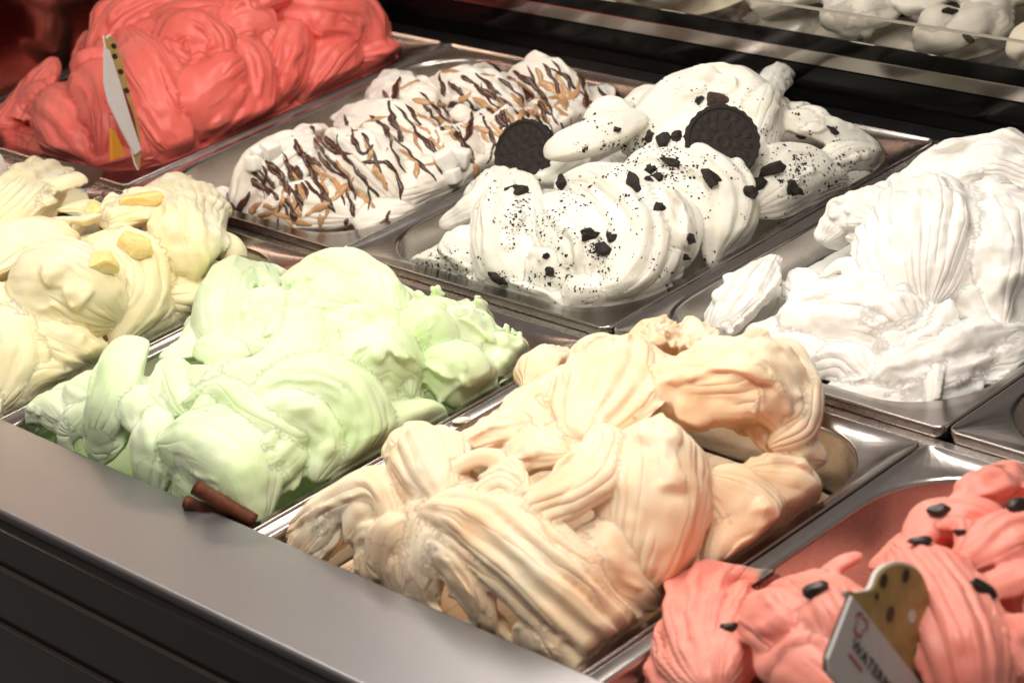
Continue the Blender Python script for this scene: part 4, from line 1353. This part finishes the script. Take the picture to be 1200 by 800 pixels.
# sign in the watermelon gelato
near = min(((MD['watermelon'].hit(px, py)[0] or Vector((9, 9, 9))) - Vector(CAM_LOC)).length for px, py in ((965, 770), (995, 705), (1040, 760), (1060, 670), (1090, 700), (1095, 760), (1030, 790), (1108, 790), (1080, 720), (1092, 735)))
anchor = Vector(CAM_LOC) + Vector(ray(1040, 760)).normalized() * (near - .034)
root = empty('flavour_sign', anchor)
tag(root, 'white flavour sign reading WATERMELON with scalloped fruit print above', 'sign', 'flavour signs stuck in the gelato')
d1 = (IMG_X * .64 - IMG_Y * .77).normalized()
d2 = (IMG_X * .45 + IMG_Y * .89).normalized()
e1 = d1 * math.cos(math.radians(32)) - VIEW * math.sin(math.radians(32))
e2 = d2 * math.cos(math.radians(32)) - VIEW * math.sin(math.radians(32))
kk = (anchor - Vector(CAM_LOC)).length
org = Vector(CAM_LOC) + Vector(ray(995, 698)).normalized() * (kk + .002)
cd = Card(org, e1, e2, root)
tl = cd.loc(995, 698)
bl = cd.loc(957, 772)
hgt = math.hypot(bl[0] - tl[0], bl[1] - tl[1])
wid = .115
panel = [(0, 0), (wid, 0), (wid, -hgt), (.004, -hgt), (0, -hgt + .004)]
lp = cd.sheet('label_panel', panel, 0, .0016, M['card_white'], root)
cd.sheet('dark_backing', [(-.0007, .0006), (wid, .0006), (wid, -hgt), (.002, -hgt), (-.0007, -hgt + .004)], -.0008, -.0002, M['card_dark'], root)
fruit = [cd.loc(*p) for p in ((1004, 704), (1010, 694), (1026, 690), (1036, 670), (1056, 661), (1078, 668), (1090, 690), (1095, 715), (1093, 740), (1091, 752), (1102, 764), (1110, 785), (1116, 815))]
end = (max(fruit[-1][0], wid * .95), .001)
outl = smooth_loop(fruit, 5)[:-5] + [fruit[-1], (fruit[-1][0] + .01, .0014)]
outl[0] = (outl[0][0], .0014)
cd.sheet('fruit_cutout', grow(outl, .0014), -.0040, -.0020, M['card_edge'], root)
fp = cd.sheet('fruit_print', outl, -.0019, -.0012, M['print_tan'], root)
for px, py, sx_, sy_ in ((1038, 680, .0028, .0042), (1064, 674, .0030, .0042), (1046, 719, .0032, .0046), (1078, 765, .0030, .0044), (1098, 790, .0026, .0040), (1030, 698, .0016, .0022)):
    c0 = cd.loc(px, py)
    cd.sheet('printed_seed', [(c0[0] + sx_ * .8 * math.cos(t * .5236), c0[1] + sy_ * .8 * math.sin(t * .5236)) for t in range(12)], -.0011, -.0008, M['print_seed'], fp)
c0 = cd.loc(1071, 722)
cd.sheet('printed_highlight', [(c0[0] + .0025 * math.cos(t * .5236), c0[1] + .0032 * math.sin(t * .5236)) for t in range(12)], -.0011, -.0008, M['card_white'], fp)

def sheet_text(cd, body, x, y_, size, mat, parent):
    cu = bpy.data.curves.new('sign_text', 'FONT')
    cu.body = body
    cu.size = size
    cu.extrude = .0002
    cu.space_character = 1.08
    tmp = bpy.data.objects.new('tmp', cu)
    link(tmp)
    dg = bpy.context.evaluated_depsgraph_get()
    me = bpy.data.meshes.new_from_object(tmp.evaluated_get(dg))
    bpy.data.objects.remove(tmp)
    nrm = cd.e1.cross(cd.e2)
    R3 = Matrix((cd.e1, cd.e2, nrm)).transposed().to_4x4()
    base = cd.o + cd.e1 * x + cd.e2 * y_ + cd.n * .0019 - cd.root.location
    me.transform(Matrix.Translation(base) @ R3)
    me.materials.clear()
    me.materials.append(mat)
    ob = bpy.data.objects.new('sign_text', me)
    link(ob)
    ob.parent = parent
    return ob
fl = 1 if cd.e1.cross(cd.e2).dot(cd.n) > 0 else -1
sheet_text(cd, 'WATERMELON', .0103, -.0180, .0074, M['ink'], lp)
cd.sheet('small_print', [(.0106, -.0218), (.0225, -.0218), (.0225, -.0206), (.0106, -.0206)], .0017, .0019, M['ink_red'], lp)
# red outlined emblem: a ring with soft lobes
def emblem(cd, cx_, cy_, s_, mat, parent):
    P = [(-.55, -.9), (.5, -.9), (.62, -.1), (1.0, .35), (.6, .95), (.05, .8), (-.5, .95), (-1.0, .4), (-.62, -.1)]
    lo = smooth_loop([(cx_ + x * s_, cy_ + y_ * s_) for x, y_ in P], 4)
    li = smooth_loop([(cx_ + x * s_ * .74, cy_ + y_ * s_ * .74) for x, y_ in P], 4)
    w3 = lambda p: cd.o + cd.e1 * p[0] + cd.e2 * p[1] + cd.n * .0019 - cd.root.location
    n_ = len(lo)
    V = [w3(p) for p in lo] + [w3(p) for p in li]
    ob = mesh_obj('emblem', V, [(i, (i + 1) % n_, n_ + (i + 1) % n_, n_ + i) for i in range(n_)], mat, parent, smooth=False)
    return ob
emblem(cd, .0112, -.0066, .0052, M['ink_red'], lp)

# sign in the coral gelato, seen nearly edge on
anchor = MD['coral'].hit(150, 178)[0] + VIEW * .012
root = empty('flavour_sign', anchor)
tag(root, 'tall flavour sign with fruit print standing in the coral gelato, turned nearly edge on', 'sign', 'flavour signs stuck in the gelato')
e1 = (IMG_X * .30 - IMG_Y * .95).normalized()
e2 = (IMG_X * .50 + IMG_Y * .12 - VIEW * .85).normalized()
org = Vector(CAM_LOC) + Vector(ray(122, 55)).normalized() * (anchor - Vector(CAM_LOC)).length
c2 = Card(org, e1, e2, root)
lp2 = c2.sheet('label_panel', [c2.loc(*p) for p in ((121, 56), (127, 60), (140, 100), (152, 140), (164, 176), (157, 182), (141, 152), (126, 120), (121, 98))], 0, .0014, M['card_white'], root)
fo = [c2.loc(*p) for p in ((126, 56), (127, 46), (131, 42), (137, 50), (143, 68), (149, 92), (154, 112), (160, 132), (164, 150), (166, 174), (160, 190))]
fo2 = smooth_loop(fo, 4)[:-4] + [fo[-1]]
c2.sheet('fruit_cutout', [tuple(p) for p in grow(fo2, .0014)], -.0024, -.0016, M['card_edge'], root)
fp2 = c2.sheet('fruit_print', fo2, -.0015, -.0008, M['print_tan'], root)
c2.sheet('red_print', [c2.loc(*p) for p in ((137, 92), (146, 106), (157, 134), (164, 168), (161, 174), (148, 134))], -.0007, -.0004, M['print_red'], fp2)
for px, py in ((135, 66), (142, 84), (149, 106), (134, 54)):
    a0 = c2.loc(px, py)
    c2.sheet('printed_seed', [(a0[0] + .0022 * math.cos(t * .5236), a0[1] + .0032 * math.sin(t * .5236)) for t in range(12)], -.0007, -.0004, M['print_seed'], fp2)
c2.sheet('stick', [c2.loc(*p) for p in ((135, 148), (141, 155), (152, 180), (136, 186))], -.0060, -.0036, M['stick'], root)

# a dab of gelato left on the rim
p_ = at_z(541, 492, .0008)
bm_ = lump_mesh(.006, .0035, .0012, 9, 3, .1)
sm = bm_obj('gelato_dab', bm_, M['oreo'], smooth=True)
sm.location = p_
sm.rotation_euler = (0, 0, .6)
tag(sm, 'small pale dab of gelato on the rim between the green and apricot pans', 'gelato dab')
